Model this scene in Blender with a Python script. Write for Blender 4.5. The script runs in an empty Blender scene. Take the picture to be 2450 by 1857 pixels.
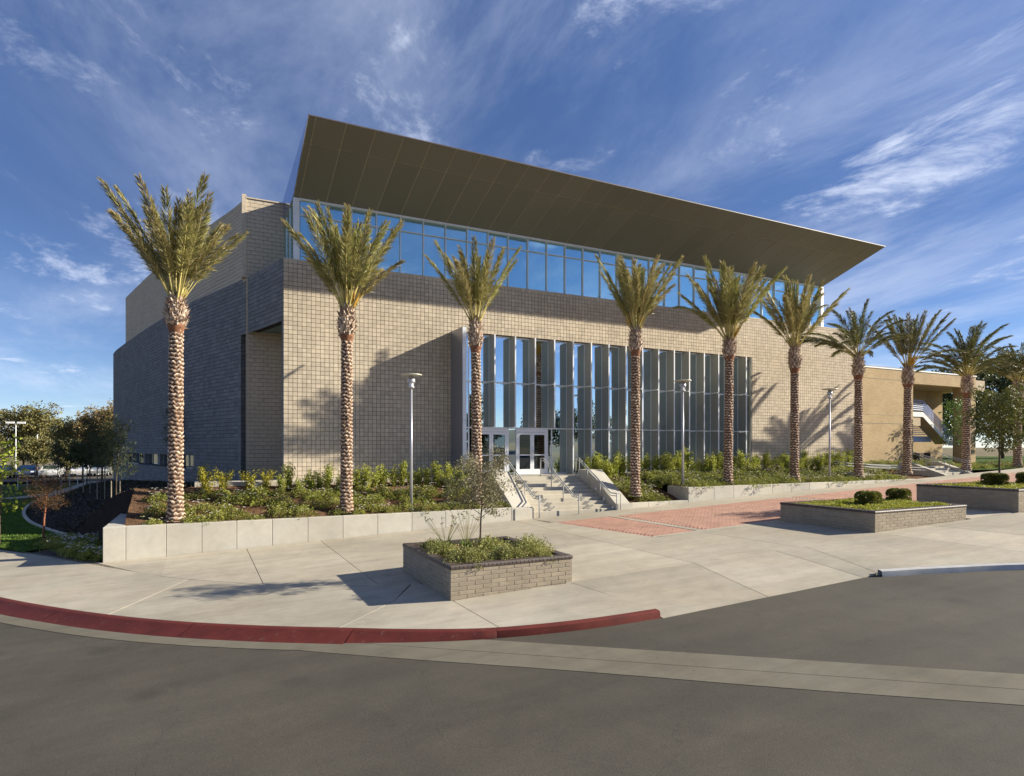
import bpy, math, random
import numpy as np
from mathutils import Vector, Matrix
rng = np.random.default_rng(7); random.seed(7)
S = bpy.context.scene
COL = S.collection
R = math.radians

# ------------------------------------------------------------------ camera
cam = bpy.data.cameras.new('camera'); cam_o = bpy.data.objects.new('camera', cam); COL.objects.link(cam_o)
cam.sensor_width = 36.0; cam.lens = 36.0 * 1490 / 2450; cam.shift_y = 141.5 / 2450
cam.clip_start = 0.1; cam.clip_end = 6000
cam_o.location = (0, 0, 3.7); cam_o.rotation_euler = (R(90), 0, -math.atan2(.4451, .8955))
S.camera = cam_o

# ------------------------------------------------------------------ light and sky
SUN = Vector((2.6, -1.0, 1.30)).normalized()
sun = bpy.data.lights.new('sun', 'SUN'); sun.energy = 5.0; sun.angle = R(.6); sun.color = (1, .925, .765)
sun_o = bpy.data.objects.new('sun', sun); COL.objects.link(sun_o)
sun_o.rotation_euler = SUN.to_track_quat('Z', 'Y').to_euler(); sun_o.location = (60, -30, 60)
W = bpy.data.worlds.new('World'); S.world = W; W.use_nodes = True
wn, wl = W.node_tree.nodes, W.node_tree.links
wn.clear()
def wnode(t, **k):
    n = wn.new(t)
    for a, b in k.items(): setattr(n, a, b)
    return n
def wmath(op, a, b=None, c=None, clamp=False):
    n = wnode('ShaderNodeMath', operation=op); n.use_clamp = clamp
    for i, q in enumerate((a, b, c)):
        if q is None: continue
        if isinstance(q, (int, float)): n.inputs[i].default_value = q
        else: wl.new(q, n.inputs[i])
    return n.outputs[0]
sky = wnode('ShaderNodeTexSky', sky_type='NISHITA'); sky.sun_disc = False
sky.sun_elevation = math.asin(SUN.z); sky.sun_rotation = math.atan2(SUN.x, SUN.y)
sky.air_density = 1.0; sky.dust_density = .0; sky.ozone_density = 4.0; sky.altitude = 1800
tc = wnode('ShaderNodeTexCoord'); sx = wnode('ShaderNodeSeparateXYZ'); wl.new(tc.outputs['Generated'], sx.inputs[0])
zc = wmath('MAXIMUM', sx.outputs[2], 0.0); zd = wmath('ADD', zc, .10)
cx_ = wmath('DIVIDE', sx.outputs[0], zd); cy_ = wmath('DIVIDE', sx.outputs[1], zd)
cb = wnode('ShaderNodeCombineXYZ'); wl.new(cx_, cb.inputs[0]); wl.new(cy_, cb.inputs[1])
def cloud(rot, scx, scy, off, detail, rough, dist, lo, hi):
    mp = wnode('ShaderNodeMapping'); mp.vector_type = 'POINT'
    mp.inputs['Rotation'].default_value = (0, 0, R(rot)); mp.inputs['Scale'].default_value = (scx, scy, 1); mp.inputs['Location'].default_value = off
    wl.new(cb.outputs[0], mp.inputs[0])
    nz = wnode('ShaderNodeTexNoise'); nz.inputs['Scale'].default_value = 1; nz.inputs['Detail'].default_value = detail
    nz.inputs['Roughness'].default_value = rough; nz.inputs['Distortion'].default_value = dist
    wl.new(mp.outputs[0], nz.inputs['Vector'])
    mr = wnode('ShaderNodeMapRange', interpolation_type='SMOOTHSTEP'); mr.inputs[1].default_value = lo; mr.inputs[2].default_value = hi
    wl.new(nz.outputs[0], mr.inputs[0]); return mr.outputs[0]
veil = cloud(-14, 1.5, .62, (-6.58, 6.25, 4.75), 9, .66, .35, .40, .76)
band = cloud(-14, .5, .3, (-4.41, -.08, -.91), 5, .5, .3, .36, .60)
puff = cloud(-14, 2.4, 1.5, (2.73, 5.2, -7.31), 10, .68, .4, .545, .72)
m1 = wmath('MULTIPLY', veil, wmath('MULTIPLY_ADD', band, .85, .12))
m2 = wmath('MULTIPLY', puff, wmath('MULTIPLY_ADD', band, .55, .45))
mk = wmath('ADD', wmath('MULTIPLY', m1, .46), wmath('MULTIPLY', m2, .75), clamp=True)
haz = wnode('ShaderNodeMapRange', interpolation_type='SMOOTHSTEP'); haz.inputs[1].default_value = .02; haz.inputs[2].default_value = .42
haz.inputs[3].default_value = .42; haz.inputs[4].default_value = 0.0; wl.new(sx.outputs[2], haz.inputs[0])
# a polarised, deeper sky: the same at every bearing, darker towards the horizon
tint = wnode('ShaderNodeMix', data_type='RGBA', blend_type='MULTIPLY'); tint.inputs[0].default_value = 1
grad = wnode('ShaderNodeValToRGB'); wl.new(sx.outputs[2], grad.inputs[0]); ge = grad.color_ramp.elements
ge[0].position = 0.0; ge[0].color = (.66, .65, .70, 1); ge[1].position = .7; ge[1].color = (.74, .75, .86, 1)
g2 = ge.new(.14); g2.color = (.55, .54, .61, 1)
g3 = ge.new(.3); g3.color = (.50, .49, .57, 1)
wl.new(sky.outputs[0], tint.inputs[6]); wl.new(grad.outputs[0], tint.inputs[7])
mx = wnode('ShaderNodeMix', data_type='RGBA'); wl.new(mk, mx.inputs[0]); wl.new(tint.outputs[2], mx.inputs[6]); mx.inputs[7].default_value = (4.5, 4.9, 5.9, 1)
bg = wnode('ShaderNodeBackground'); bg.inputs[1].default_value = .10; wl.new(mx.outputs[2], bg.inputs[0])
wo = wnode('ShaderNodeOutputWorld'); wl.new(bg.outputs[0], wo.inputs[0])
S.view_settings.view_transform = 'Standard'; S.view_settings.look = 'None'
S.view_settings.exposure = 0.98; S.view_settings.gamma = 1.0
S.render.engine = 'CYCLES'

# ------------------------------------------------------------------ materials
def hexs(c): return tuple((x / 255 / 12.92 if x / 255 <= .04045 else ((x / 255 + .055) / 1.055) ** 2.4) for x in c)
class NT:
    def __init__(s, name):
        s.m = bpy.data.materials.new(name); s.m.use_nodes = True
        s.n, s.l = s.m.node_tree.nodes, s.m.node_tree.links; s.n.clear()
        s.out = s.n.new('ShaderNodeOutputMaterial')
    def new(s, t, ins=None, **k):
        n = s.n.new(t)
        for a, b in k.items(): setattr(n, a, b)
        for i, v in (ins or {}).items():
            if hasattr(v, 'is_linked'): s.l.new(v, n.inputs[i])
            else: n.inputs[i].default_value = v
        return n
    def math(s, op, a, b=0.0, c=0.0, clamp=False):
        n = s.new('ShaderNodeMath', {0: a, 1: b, 2: c}, operation=op); n.use_clamp = clamp; return n.outputs[0]
    def pos(s): return s.new('ShaderNodeNewGeometry').outputs['Position']
    def obj(s): return s.new('ShaderNodeTexCoord').outputs['Object']
    def noise(s, scale, detail=4, rough=.55, vec=None, dist=0.0, col=False):
        n = s.new('ShaderNodeTexNoise', {'Scale': scale, 'Detail': detail, 'Roughness': rough, 'Distortion': dist})
        s.l.new(vec if vec is not None else s.pos(), n.inputs['Vector']); return n.outputs[1 if col else 0]
    def ramp(s, f, pts):
        n = s.new('ShaderNodeValToRGB'); s.l.new(f, n.inputs[0]); e = n.color_ramp.elements
        while len(e) < len(pts): e.new(.5)
        for i, (p, c) in enumerate(pts): e[i].position = p; e[i].color = (*c, 1) if len(c) == 3 else c
        return n.outputs[0]
    def mr(s, f, a, b, c, d):
        return s.new('ShaderNodeMapRange', {0: f, 1: a, 2: b, 3: c, 4: d}).outputs[0]
    def mix(s, f, a, b, mode='MIX'):
        n = s.new('ShaderNodeMix', data_type='RGBA', blend_type=mode)
        for i, v in ((0, f), (6, a), (7, b)):
            if hasattr(v, 'is_linked'): s.l.new(v, n.inputs[i])
            elif i == 0: n.inputs[0].default_value = v
            else: n.inputs[i].default_value = (*v, 1) if len(v) == 3 else v
        return n.outputs[2]
    def scale(s, col, f):
        g = s.new('ShaderNodeCombineColor', {0: f, 1: f, 2: f}); return s.mix(1.0, col, g.outputs[0], 'MULTIPLY')
    def bump(s, h, st, d=.01):
        return s.new('ShaderNodeBump', {'Height': h, 'Strength': st, 'Distance': d}).outputs[0]
    def pbr(s, col, rough=.8, normal=None, metal=0.0, spec=.4, coat=0.0):
        p = s.new('ShaderNodeBsdfPrincipled', {'Roughness': rough, 'Metallic': metal, 'Specular IOR Level': spec, 'Coat Weight': coat})
        if hasattr(col, 'is_linked'): s.l.new(col, p.inputs['Base Color'])
        else: p.inputs['Base Color'].default_value = (*col, 1)
        if normal is not None: s.l.new(normal, p.inputs['Normal'])
        s.l.new(p.outputs[0], s.out.inputs[0]); return p

def m_plain(name, col, rough=.7, var=.12, sc=3.0, bump=.15, bs=40, metal=0.0, spec=.4, fine=.06, objr=0.0, coat=0.0):
    t = NT(name); n = t.noise(sc, 5); f = t.mr(n, .25, .75, 1 - var, 1 + var)
    n2 = t.noise(bs, 3); f = t.math('MULTIPLY', f, t.mr(n2, .3, .7, 1 - fine, 1 + fine))
    if objr: f = t.math('MULTIPLY', f, t.mr(t.new('ShaderNodeObjectInfo').outputs['Random'], 0, 1, 1 - objr, 1 + objr))
    t.pbr(t.scale(t.mix(0.0, col, col), f), rough, t.bump(n2, bump), metal, spec, coat); return t.m

def m_block(name, col, tone=.16, rough=.92):
    """split-face block: tone per half block, grain, light efflorescence"""
    t = NT(name); p = t.pos()
    sh = t.new('ShaderNodeVectorMath', {0: p, 1: (3.3, 30.5, 2.2)}, operation='SUBTRACT')
    sn = t.new('ShaderNodeVectorMath', {0: sh.outputs[0], 1: (.2032, .9, .202)}, operation='SNAP')
    wn_ = t.new('ShaderNodeTexWhiteNoise', {'Vector': sn.outputs[0]}, noise_dimensions='3D')
    f = t.mr(wn_.outputs[0], 0, 1, 1 - tone, 1 + tone)
    big = t.noise(.35, 4, .6); f = t.math('MULTIPLY', f, t.mr(big, .3, .7, .92, 1.06))
    dr = t.new('ShaderNodeMapping', {'Vector': p, 'Scale': (1.1, 1.1, .12)}); f = t.math('MULTIPLY', f, t.mr(t.noise(1, 5, .65, dr.outputs[0]),   .52, .74, 1.0, .91))
    g = t.noise(55, 4, .7); f = t.math('MULTIPLY', f, t.mr(g, .3, .7, .80, 1.18))
    st = t.noise(1.3, 6, .7, dist=.6); f = t.math('MULTIPLY', f, t.mr(st, .58, .8, 1.0, 1.12))
    sz = t.new('ShaderNodeSeparateXYZ', {0: p}).outputs[2]
    fr = t.math('FRACT', t.math('MULTIPLY', sz, 3 / .2032))       # the three scored ribs of each face
    rib = t.math('ABSOLUTE', t.math('SUBTRACT', fr, .5))
    h = t.math('ADD', t.math('MULTIPLY', g, .8), t.math('MULTIPLY', rib, .5))
    t.pbr(t.scale(t.mix(0.0, col, col), f), rough, t.bump(h, .55, .012), spec=.2); return t.m

def m_concrete(name, col, brush=None, stain=.16, pits=False, rough=.85, objr=.085):
    t = NT(name); p = t.pos()
    f = t.mr(t.noise(.28, 5, .6), .3, .7, 1 - stain, 1 + stain * .7)
    f = t.math('MULTIPLY', f, t.mr(t.noise(2.2, 6, .65, dist=.5), .3, .72, .90, 1.07))
    g = t.noise(70, 4, .7); f = t.math('MULTIPLY', f, t.mr(g, .3, .7, .92, 1.07))
    f = t.math('MULTIPLY', f, t.mr(t.new('ShaderNodeObjectInfo').outputs['Random'], 0, 1, 1 - objr, 1 + objr))
    h = g
    if brush is not None:
        mp = t.new('ShaderNodeMapping', {'Vector': p, 'Rotation': (0, 0, R(brush)), 'Scale': (3, 70, 3)})
        b = t.noise(1, 3, .6, mp.outputs[0]); f = t.math('MULTIPLY', f, t.mr(b, .3, .7, .94, 1.05)); h = t.math('ADD', g, b)
        mp2 = t.new('ShaderNodeMapping', {'Vector': p, 'Rotation': (0, 0, R(brush + 8)), 'Scale': (.35, 2.6, 1)})
        b2 = t.noise(1, 6, .65, mp2.outputs[0], dist=.4); f = t.math('MULTIPLY', f, t.mr(b2, .35, .7, 1.04, .86))
    if brush is not None:
        gv = t.new('ShaderNodeTexVoronoi', {'Vector': p, 'Scale': 2.1}); gs = t.mr(gv.outputs[0], .035, .06, .72, 1.0); gs = t.math('MAXIMUM', gs, t.mr(t.noise(.9, 2), .5, .56, 0.0, 1.0)); f = t.math('MULTIPLY', f, gs)
        f = t.math('MULTIPLY', f, t.mr(t.noise(.8, 7, .72, dist=1.2), .60, .74, 1.0, .84))
    if pits:
        v = t.new('ShaderNodeTexVoronoi', {'Vector': p, 'Scale': 16.0}); d = t.mr(v.outputs[0], .03, .16, .62, 1.0)
        sel = t.mr(t.noise(9, 2), .48, .56, 1.0, 0.0); d = t.math('MAXIMUM', d, sel)
        f = t.math('MULTIPLY', f, d); h = t.math('ADD', h, t.math('MULTIPLY', d, 2.0))
    warm = t.mix(t.noise(.5, 3), col, (col[0] * 1.06, col[1] * .98, col[2] * .88))
    t.pbr(t.scale(warm, f), rough, t.bump(h, .3, .006), spec=.25); return t.m

def m_asphalt():
    t = NT('asphalt'); p = t.pos()
    v = t.new('ShaderNodeTexVoronoi', {'Vector': p, 'Scale': 85.0}); c = t.mr(t.new('ShaderNodeSeparateColor', {0: v.outputs[1]}).outputs[0], 0, 1, .86, 1.15)
    f = t.math('MULTIPLY', c, t.mr(t.noise(.18, 5, .6), .3, .7, .78, 1.15))
    f = t.math('MULTIPLY', f, t.mr(t.noise(1.1, 6, .7, dist=.8), .3, .72, .88, 1.10))
    f = t.math('MULTIPLY', f, t.mr(t.noise(28, 3, .7), .3, .7, .93, 1.07))
    mp = t.new('ShaderNodeMapping', {'Vector': p, 'Rotation': (0, 0, R(44)), 'Scale': (.10, 1.2, 1)})
    f = t.math('MULTIPLY', f, t.mr(t.noise(1, 5, .6, mp.outputs[0]), .35, .7, 1.07, .86))
    cr = t.new('ShaderNodeTexVoronoi', {'Vector': t.new('ShaderNodeVectorMath', {0: p, 1: t.noise(.8, 4, col=True)}, operation='ADD').outputs[0], 'Scale': .22}, feature='DISTANCE_TO_EDGE')
    ck = t.mr(cr.outputs[0], .0, .0025, .8, 1.0); f = t.math('MULTIPLY', f, ck)
    f = t.math('MULTIPLY', f, t.mr(t.noise(.55, 7, .75, dist=1.5), .60, .72, 1.0, .80))
    ol = t.new('ShaderNodeTexVoronoi', {'Vector': p, 'Scale': .55}); f = t.math('MULTIPLY', f, t.math('MAXIMUM', t.mr(t.math('ADD', ol.outputs[0], t.math('MULTIPLY', t.noise(6, 4), .12)), .10, .24, .74, 1.0), t.mr(t.noise(.21, 2), .46, .54, 0.0, 1.0)))
    col = t.mix(t.noise(.3, 3), (.080, .071, .056), (.086, .074, .055))
    t.pbr(t.scale(col, f), .86, t.bump(t.math('ADD', v.outputs[0], t.noise(40, 3)), .2, .006), spec=.3); return t.m

def m_leaf(name, c1, c2, trans=.28, rough=.5, objr=.18, dry=None, dryf=.0):
    t = NT(name)
    f = t.noise(2.3, 3); col = t.mix(t.mr(f, .3, .7, 0, 1), c1, c2)
    k = t.new('ShaderNodeTexWhiteNoise', {'Vector': t.new('ShaderNodeVectorMath', {0: t.pos(), 1: (.11, .11, .11)}, operation='SNAP').outputs[0]}, noise_dimensions='3D').outputs[0]
    r = t.new('ShaderNodeObjectInfo').outputs['Random']
    col = t.scale(col, t.math('MULTIPLY', t.mr(r, 0, 1, 1 - objr, 1 + objr), t.mr(k, 0, 1, .72, 1.3)))
    if dry:
        at = t.new('ShaderNodeAttribute', attribute_name='dry').outputs['Fac']
        col = t.mix(at, col, dry)
    b = t.new('ShaderNodeBsdfPrincipled', {'Base Color': col, 'Roughness': rough, 'Specular IOR Level': .35})
    tr = t.new('ShaderNodeBsdfTranslucent', {'Color': col})
    mx_ = t.new('ShaderNodeMixShader', {0: trans, 1: b.outputs[0], 2: tr.outputs[0]})
    t.l.new(mx_.outputs[0], t.out.inputs[0]); return t.m

def m_trunk():
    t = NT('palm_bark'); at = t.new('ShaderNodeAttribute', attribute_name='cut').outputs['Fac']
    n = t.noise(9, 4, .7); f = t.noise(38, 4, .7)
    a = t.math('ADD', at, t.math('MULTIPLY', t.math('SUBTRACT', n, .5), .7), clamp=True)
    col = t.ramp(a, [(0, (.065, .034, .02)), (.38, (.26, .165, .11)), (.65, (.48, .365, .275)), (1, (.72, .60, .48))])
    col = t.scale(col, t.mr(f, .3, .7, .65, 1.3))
    t.pbr(col, .9, t.bump(t.math('ADD', n, f), .6, .02), spec=.15); return t.m

def m_glass(name, tint=(.42, .60, .62), refl=.5, rcol=(.80, .92, 1.0)):
    t = NT(name)
    tr = t.new('ShaderNodeBsdfTransparent', {0: (*tint, 1)})
    n = t.noise(.55, 2); nb0 = t.bump(n, .05, .05)   # slight waviness, and each pane hung a hair out of plane
    rd = t.new('ShaderNodeTexWhiteNoise', {'W': t.new('ShaderNodeObjectInfo').outputs['Random']}, noise_dimensions='1D')
    of = t.new('ShaderNodeVectorMath', {0: rd.outputs[1], 1: (.5, .5, .5)}, operation='SUBTRACT'); of = t.new('ShaderNodeVectorMath', {0: of.outputs[0], 1: (.022, .022, .022)}, operation='MULTIPLY')
    ad = t.new('ShaderNodeVectorMath', {0: nb0, 1: of.outputs[0]}, operation='ADD'); nb = t.new('ShaderNodeVectorMath', {0: ad.outputs[0]}, operation='NORMALIZE').outputs[0]
    gl = t.new('ShaderNodeBsdfGlossy', {'Color': (*rcol, 1), 'Roughness': .004, 'Normal': nb})
    fr = t.new('ShaderNodeLayerWeight', {'Blend': .35}); f = t.mr(fr.outputs['Facing'], 0, 1, refl, 1.0)
    mx_ = t.new('ShaderNodeMixShader', {0: f, 1: tr.outputs[0], 2: gl.outputs[0]})
    t.l.new(mx_.outputs[0], t.out.inputs[0]); return t.m

def m_soil(name, c1, c2):
    t = NT(name); n = t.noise(3, 6, .7); g = t.noise(42, 4, .75)
    v = t.new('ShaderNodeTexVoronoi', {'Vector': t.pos(), 'Scale': 30.0})
    col = t.mix(t.mr(n, .3, .7, 0, 1), c1, c2); col = t.scale(col, t.mr(g, .3, .7, .5, 1.6))
    t.pbr(col, .95, t.bump(t.math('ADD', g, v.outputs[0]), .9, .03), spec=.1); return t.m

def m_brick(name, col, objr=.16):
    t = NT(name); sn = t.new('ShaderNodeVectorMath', {0: t.pos(), 1: (.203, .1015, 3)}, operation='SNAP')
    k = t.new('ShaderNodeTexWhiteNoise', {'Vector': sn.outputs[0]}, noise_dimensions='3D').outputs[0]
    f = t.math('MULTIPLY', t.mr(k, 0, 1, 1 - objr, 1 + objr), t.mr(t.noise(1.2, 5), .3, .7, .85, 1.12))
    g = t.noise(60, 3); f = t.math('MULTIPLY', f, t.mr(g, .3, .7, .85, 1.15))
    t.pbr(t.scale(t.mix(t.noise(.4, 3), col, (col[0] * .92, col[1] * 1.12, col[2] * 1.15)), f), .85, t.bump(g, .3, .006), spec=.25); return t.m

def m_red():
    t = NT('red_kerb_paint'); g = t.noise(48, 4, .7)
    f = t.math('MULTIPLY', t.mr(t.noise(1.4, 5, .65), .3, .7, .78, 1.2), t.mr(g, .3, .7, .88, 1.12))
    col = t.scale(t.mix(0.0, (.135, .024, .017), (.135, .024, .017)), f)
    w = t.math('ADD', t.math('MULTIPLY', t.noise(7, 6, .75, dist=.4), .75), t.math('MULTIPLY', t.noise(60, 3, .7), .3))
    col = t.mix(t.mr(w, .62, .70, 0, .75), col, (.24, .20, .16))
    mp = t.new('ShaderNodeMapping', {'Vector': t.pos(), 'Rotation': (0, 0, R(42)), 'Scale': (.9, 9, 9)})
    col = t.mix(t.mr(t.noise(1, 4, .6, mp.outputs[0]), .58, .72, 0, .55), col, (.035, .018, .016))
    t.pbr(col, .75, t.bump(t.math('ADD', g, w), .4, .01), spec=.3); return t.m

def m_coursed(name, col, h, w):
    """far brick wall whose pieces are too small to tell apart"""
    t = NT(name); p = t.pos(); s_ = t.new('ShaderNodeSeparateXYZ', {0: p})
    c = t.new('ShaderNodeCombineXYZ', {0: t.math('ADD', s_.outputs[0], s_.outputs[1]), 1: s_.outputs[2]})
    b = t.new('ShaderNodeTexBrick', {'Vector': c.outputs[0], 'Color1': (*col, 1), 'Color2': (col[0] * .8, col[1] * .78, col[2] * .74, 1), 'Mortar': (col[0] * .62, col[1] * .6, col[2] * .58, 1),
              'Scale': 1.0, 'Mortar Size': .012, 'Brick Width': w, 'Row Height': h, 'Bias': -.2})
    f = t.math('MULTIPLY', t.mr(t.noise(.5, 4), .3, .7, .9, 1.1), t.mr(t.noise(30, 3), .3, .7, .85, 1.15))
    t.pbr(t.scale(b.outputs[0], f), .9, t.bump(b.outputs[1], -.4, .01), spec=.2); return t.m

MT = dict(
 asphalt=m_asphalt(),
 walk=m_concrete('pavement_concrete', (.41, .38, .315), brush=38, stain=.18),
 walk2=m_concrete('plaza_concrete', (.425, .39, .32), brush=8, stain=.17),
 gutter=m_concrete('gutter_concrete', (.165, .155, .122), brush=-44, stain=.2),
 wallc=m_concrete('wall_concrete', (.48, .465, .415), pits=True, stain=.10),
 stepc=m_concrete('step_concrete', (.48, .455, .39), stain=.14),
 joint=m_plain('joint_dirt', (.09, .075, .06), .95),
 red=m_red(),
 white_kerb=m_plain('white_kerb_paint', (.46, .45, .43), .75, var=.15, bs=60, fine=.1),
 paver=m_brick('red_paver', (.45, .235, .17), .09),
 sand=m_plain('joint_sand', (.42, .22, .17), .95),
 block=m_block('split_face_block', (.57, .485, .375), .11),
 dark=m_block('shaded_block', (.235, .23, .225), .14),  # same block as the front wall, its shade put into a darker colour
 beige=m_block('beige_block', (.60, .50, .375), .05),
 mortar=m_plain('grey_mortar', (.21, .17, .125), .95),
 dmortar=m_plain('dark_mortar', (.05, .05, .055), .95),
 bmortar=m_plain('beige_mortar', (.22, .175, .12), .95),
 planter=m_plain('planter_block', (.30, .25, .185), .92, var=.14, sc=5, bump=.6, bs=70, fine=.28, objr=.08, spec=.2),
 pmortar=m_plain('planter_mortar', (.40, .36, .30), .95),
 coping=m_plain('dark_coping_brick', (.085, .064, .056), .45, var=.2, sc=6, bump=.2, bs=50, fine=.12, objr=.2),
 soffit=m_plain('bronze_panel', (.192, .186, .148), .5, var=.05, sc=.3, bump=.02, bs=20, fine=.03, objr=.05, spec=.3),
 soffitj=m_plain('panel_joint', (.62, .56, .42), .7),
 roofm=m_plain('roof_metal', (.30, .36, .55), .12, var=.02, bump=0, metal=.9),
 alum=m_plain('clear_aluminium', (.78, .79, .81), .38, var=.04, bump=.02, metal=.1, spec=.5),
 fin=m_plain('grey_fin', (.31, .305, .268), .45, var=.05, bump=.02, metal=.2, spec=.5),
 jamb=m_plain('grey_jamb_panel', (.28, .29, .34), .35, var=.04, bump=.01, metal=.5),
 steel=m_plain('brushed_steel', (.42, .42, .41), .75, var=.05, bump=.05, metal=.0, spec=.15),
 pole=m_plain('pole_paint', (.46, .46, .50), .35, var=.04, bump=.02, metal=.35),
 disc=m_plain('lamp_disc', (.62, .60, .50), .4, var=.03, bump=0, metal=.2),
 lens=m_plain('lamp_lens', (.82, .84, .86), .15, var=.02, bump=0),
 glass=m_glass('lobby_glass', (.42, .58, .60), .74),
 cglass=m_glass('clerestory_glass', (.78, .94, .97), .52, (.72, .97, 1.0)),
 dglass=m_glass('door_glass', (.30, .34, .32), .10),
 wglass=m_glass('window_glass', (.3, .4, .42), .35),
 inner=m_plain('lobby_wall', (.20, .27, .26), .8),
 ceil=m_plain('lobby_ceiling', (.62, .66, .64), .8),
 floor=m_plain('lobby_floor', (.16, .15, .14), .4),
 bark=m_trunk(),
 wood=m_plain('tree_bark', (.13, .095, .065), .9, var=.3, sc=12, bump=.6, bs=40, fine=.25),
 redwood=m_plain('red_bark', (.26, .10, .055), .85, var=.25, sc=12, bump=.5, bs=40, fine=.2),
 stake=m_plain('wood_stake', (.30, .25, .18), .9, var=.2),
 frond=m_leaf('palm_leaflet', (.19, .215, .048), (.345, .335, .10), .28, .45, .25, dry=(.52, .42, .22)),
 frondd=m_leaf('dark_palm_leaflet', (.10, .125, .035), (.18, .19, .06), .2, .45, .2, dry=(.30, .25, .12)),
 petiole=m_plain('palm_petiole', (.50, .42, .15), .5, var=.2, sc=8, bump=.1),
 fibre=m_plain('palm_fibre', (.21, .09, .045), .9, var=.25, sc=9, bump=.5, bs=45, fine=.2),
 fruit=m_plain('palm_flower_stalk', (.56, .33, .04), .6, var=.2, sc=8),
 hedge=m_leaf('shrub_leaf', (.27, .31, .05), (.44, .43, .08), .3),
 hedgey=m_leaf('yellow_shrub_leaf', (.34, .32, .03), (.42, .36, .035), .3),
 rose=m_leaf('rose_leaf', (.175, .205, .035), (.34, .335, .075), .25),
 petal=m_plain('white_petal', (.85, .80, .72), .7, var=.05),
 mound=m_leaf('mounding_leaf', (.22, .23, .06), (.36, .34, .12), .25),
 lily=m_leaf('lily_leaf', (.075, .14, .03), (.15, .22, .05), .3, .35),
 lilyf=m_plain('orange_petal', (.75, .20, .03), .6),
 stalk=m_plain('lily_stalk', (.28, .27, .08), .7),
 olive=m_leaf('bronze_leaf', (.15, .14, .08), (.28, .24, .13), .2),
 cover=m_leaf('yellow_ground_cover', (.30, .32, .04), (.44, .42, .07), .3),
 clip=m_leaf('clipped_leaf', (.10, .125, .025), (.20, .19, .04), .2),
 euc=m_leaf('eucalyptus_leaf', (.15, .15, .05), (.25, .21, .08), .2),
 euc2=m_leaf('brown_canopy_leaf', (.22, .165, .07), (.30, .22, .10), .2),
 dtree=m_leaf('dark_tree_leaf', (.06, .075, .028), (.115, .125, .042), .2),
 bright=m_leaf('bright_leaf', (.30, .38, .03), (.42, .46, .06), .4),
 rust=m_leaf('rust_twig_leaf', (.12, .075, .03), (.17, .10, .04), .2),
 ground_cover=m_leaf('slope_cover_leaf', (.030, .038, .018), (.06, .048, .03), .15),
 grass=m_leaf('lawn_blade', (.085, .16, .022), (.15, .24, .035), .3),
 lawn=m_soil('lawn_soil', (.05, .085, .018), (.08, .12, .025)),
 mulch=m_soil('mulch', (.10, .055, .03), (.18, .105, .06)),
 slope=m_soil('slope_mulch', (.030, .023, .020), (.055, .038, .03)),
 earth=m_soil('dry_earth', (.17, .14, .085), (.20, .17, .10)),
 tan=m_coursed('tan_brick', (.52, .385, .225), .0762, .3),
 tanp=m_plain('tan_plaster', (.46, .36, .24), .85),
 blue=m_plain('blue_paint', (.055, .09, .30), .5),
 bluew=m_plain('blue_white_paint', (.42, .50, .80), .5, var=.03),
 roof2=m_plain('brown_roof', (.24, .20, .14), .8),
 white=m_plain('white_paint', (.80, .79, .76), .6, var=.04),
 black=m_plain('black_metal', (.02, .02, .022), .5),
 rubber=m_plain('tyre_rubber', (.02, .02, .02), .8),
 hill=m_plain('chaparral_hill', (.075, .08, .05), .95, var=.3, sc=.02),
)
for i, c in enumerate([(.62, .62, .64), (.03, .035, .05), (.75, .74, .72), (.05, .07, .14), (.30, .31, .33), (.18, .02, .02)]):
    MT['car%d' % i] = m_plain('car_paint_%d' % i, c, .25, var=.02, bump=0, metal=.2, coat=.6)

# ------------------------------------------------------------------ mesh helpers
ORG = {}
def tag(o, label=None, cat=None, group=None, kind=None):
    if label: o['label'] = label
    if cat: o['category'] = cat
    if group: o['group'] = group
    if kind: o['kind'] = kind
    return o
def empty(name, loc, label, cat, group=None, rz=0.0):
    o = bpy.data.objects.new(name, None); COL.objects.link(o); o.empty_display_size = .3
    o.location = loc; o.rotation_euler = (0, 0, rz); ORG[o.name] = Vector(loc)
    return tag(o, label, cat, group)
def raw_mesh(name, V, F, mat, smooth=False, attrs=None):
    me = bpy.data.meshes.new(name); V = np.asarray(V, np.float32)
    if isinstance(F, np.ndarray):
        k = F.shape[1]; me.vertices.add(len(V)); me.vertices.foreach_set('co', V.ravel())
        me.loops.add(F.size); me.loops.foreach_set('vertex_index', F.ravel().astype(np.int32))
        me.polygons.add(len(F)); me.polygons.foreach_set('loop_start', np.arange(0, F.size, k, dtype=np.int32))
        try: me.polygons.foreach_set('loop_total', np.full(len(F), k, np.int32))
        except Exception: pass
        me.update(calc_edges=True)
    else:
        me.from_pydata([tuple(map(float, v)) for v in V], [], F); me.update()
    for an, av in (attrs or {}).items():
        a = me.attributes.new(an, 'FLOAT', 'POINT'); a.data.foreach_set('value', np.asarray(av, np.float32))
    if mat is not None: me.materials.append(MT[mat] if isinstance(mat, str) else mat)
    me.polygons.foreach_set('use_smooth', np.full(len(me.polygons), bool(smooth)))
    return me
def link(name, me, parent=None, loc=(0, 0, 0), rot=(0, 0, 0), scale=(1, 1, 1)):
    o = bpy.data.objects.new(name, me); COL.objects.link(o)
    o.location = loc; o.rotation_euler = rot; o.scale = scale
    if parent is not None:
        o.parent = parent; ORG[o.name] = ORG.get(parent.name, Vector((0, 0, 0)))
    else: ORG[o.name] = Vector((0, 0, 0))
    return o
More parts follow.
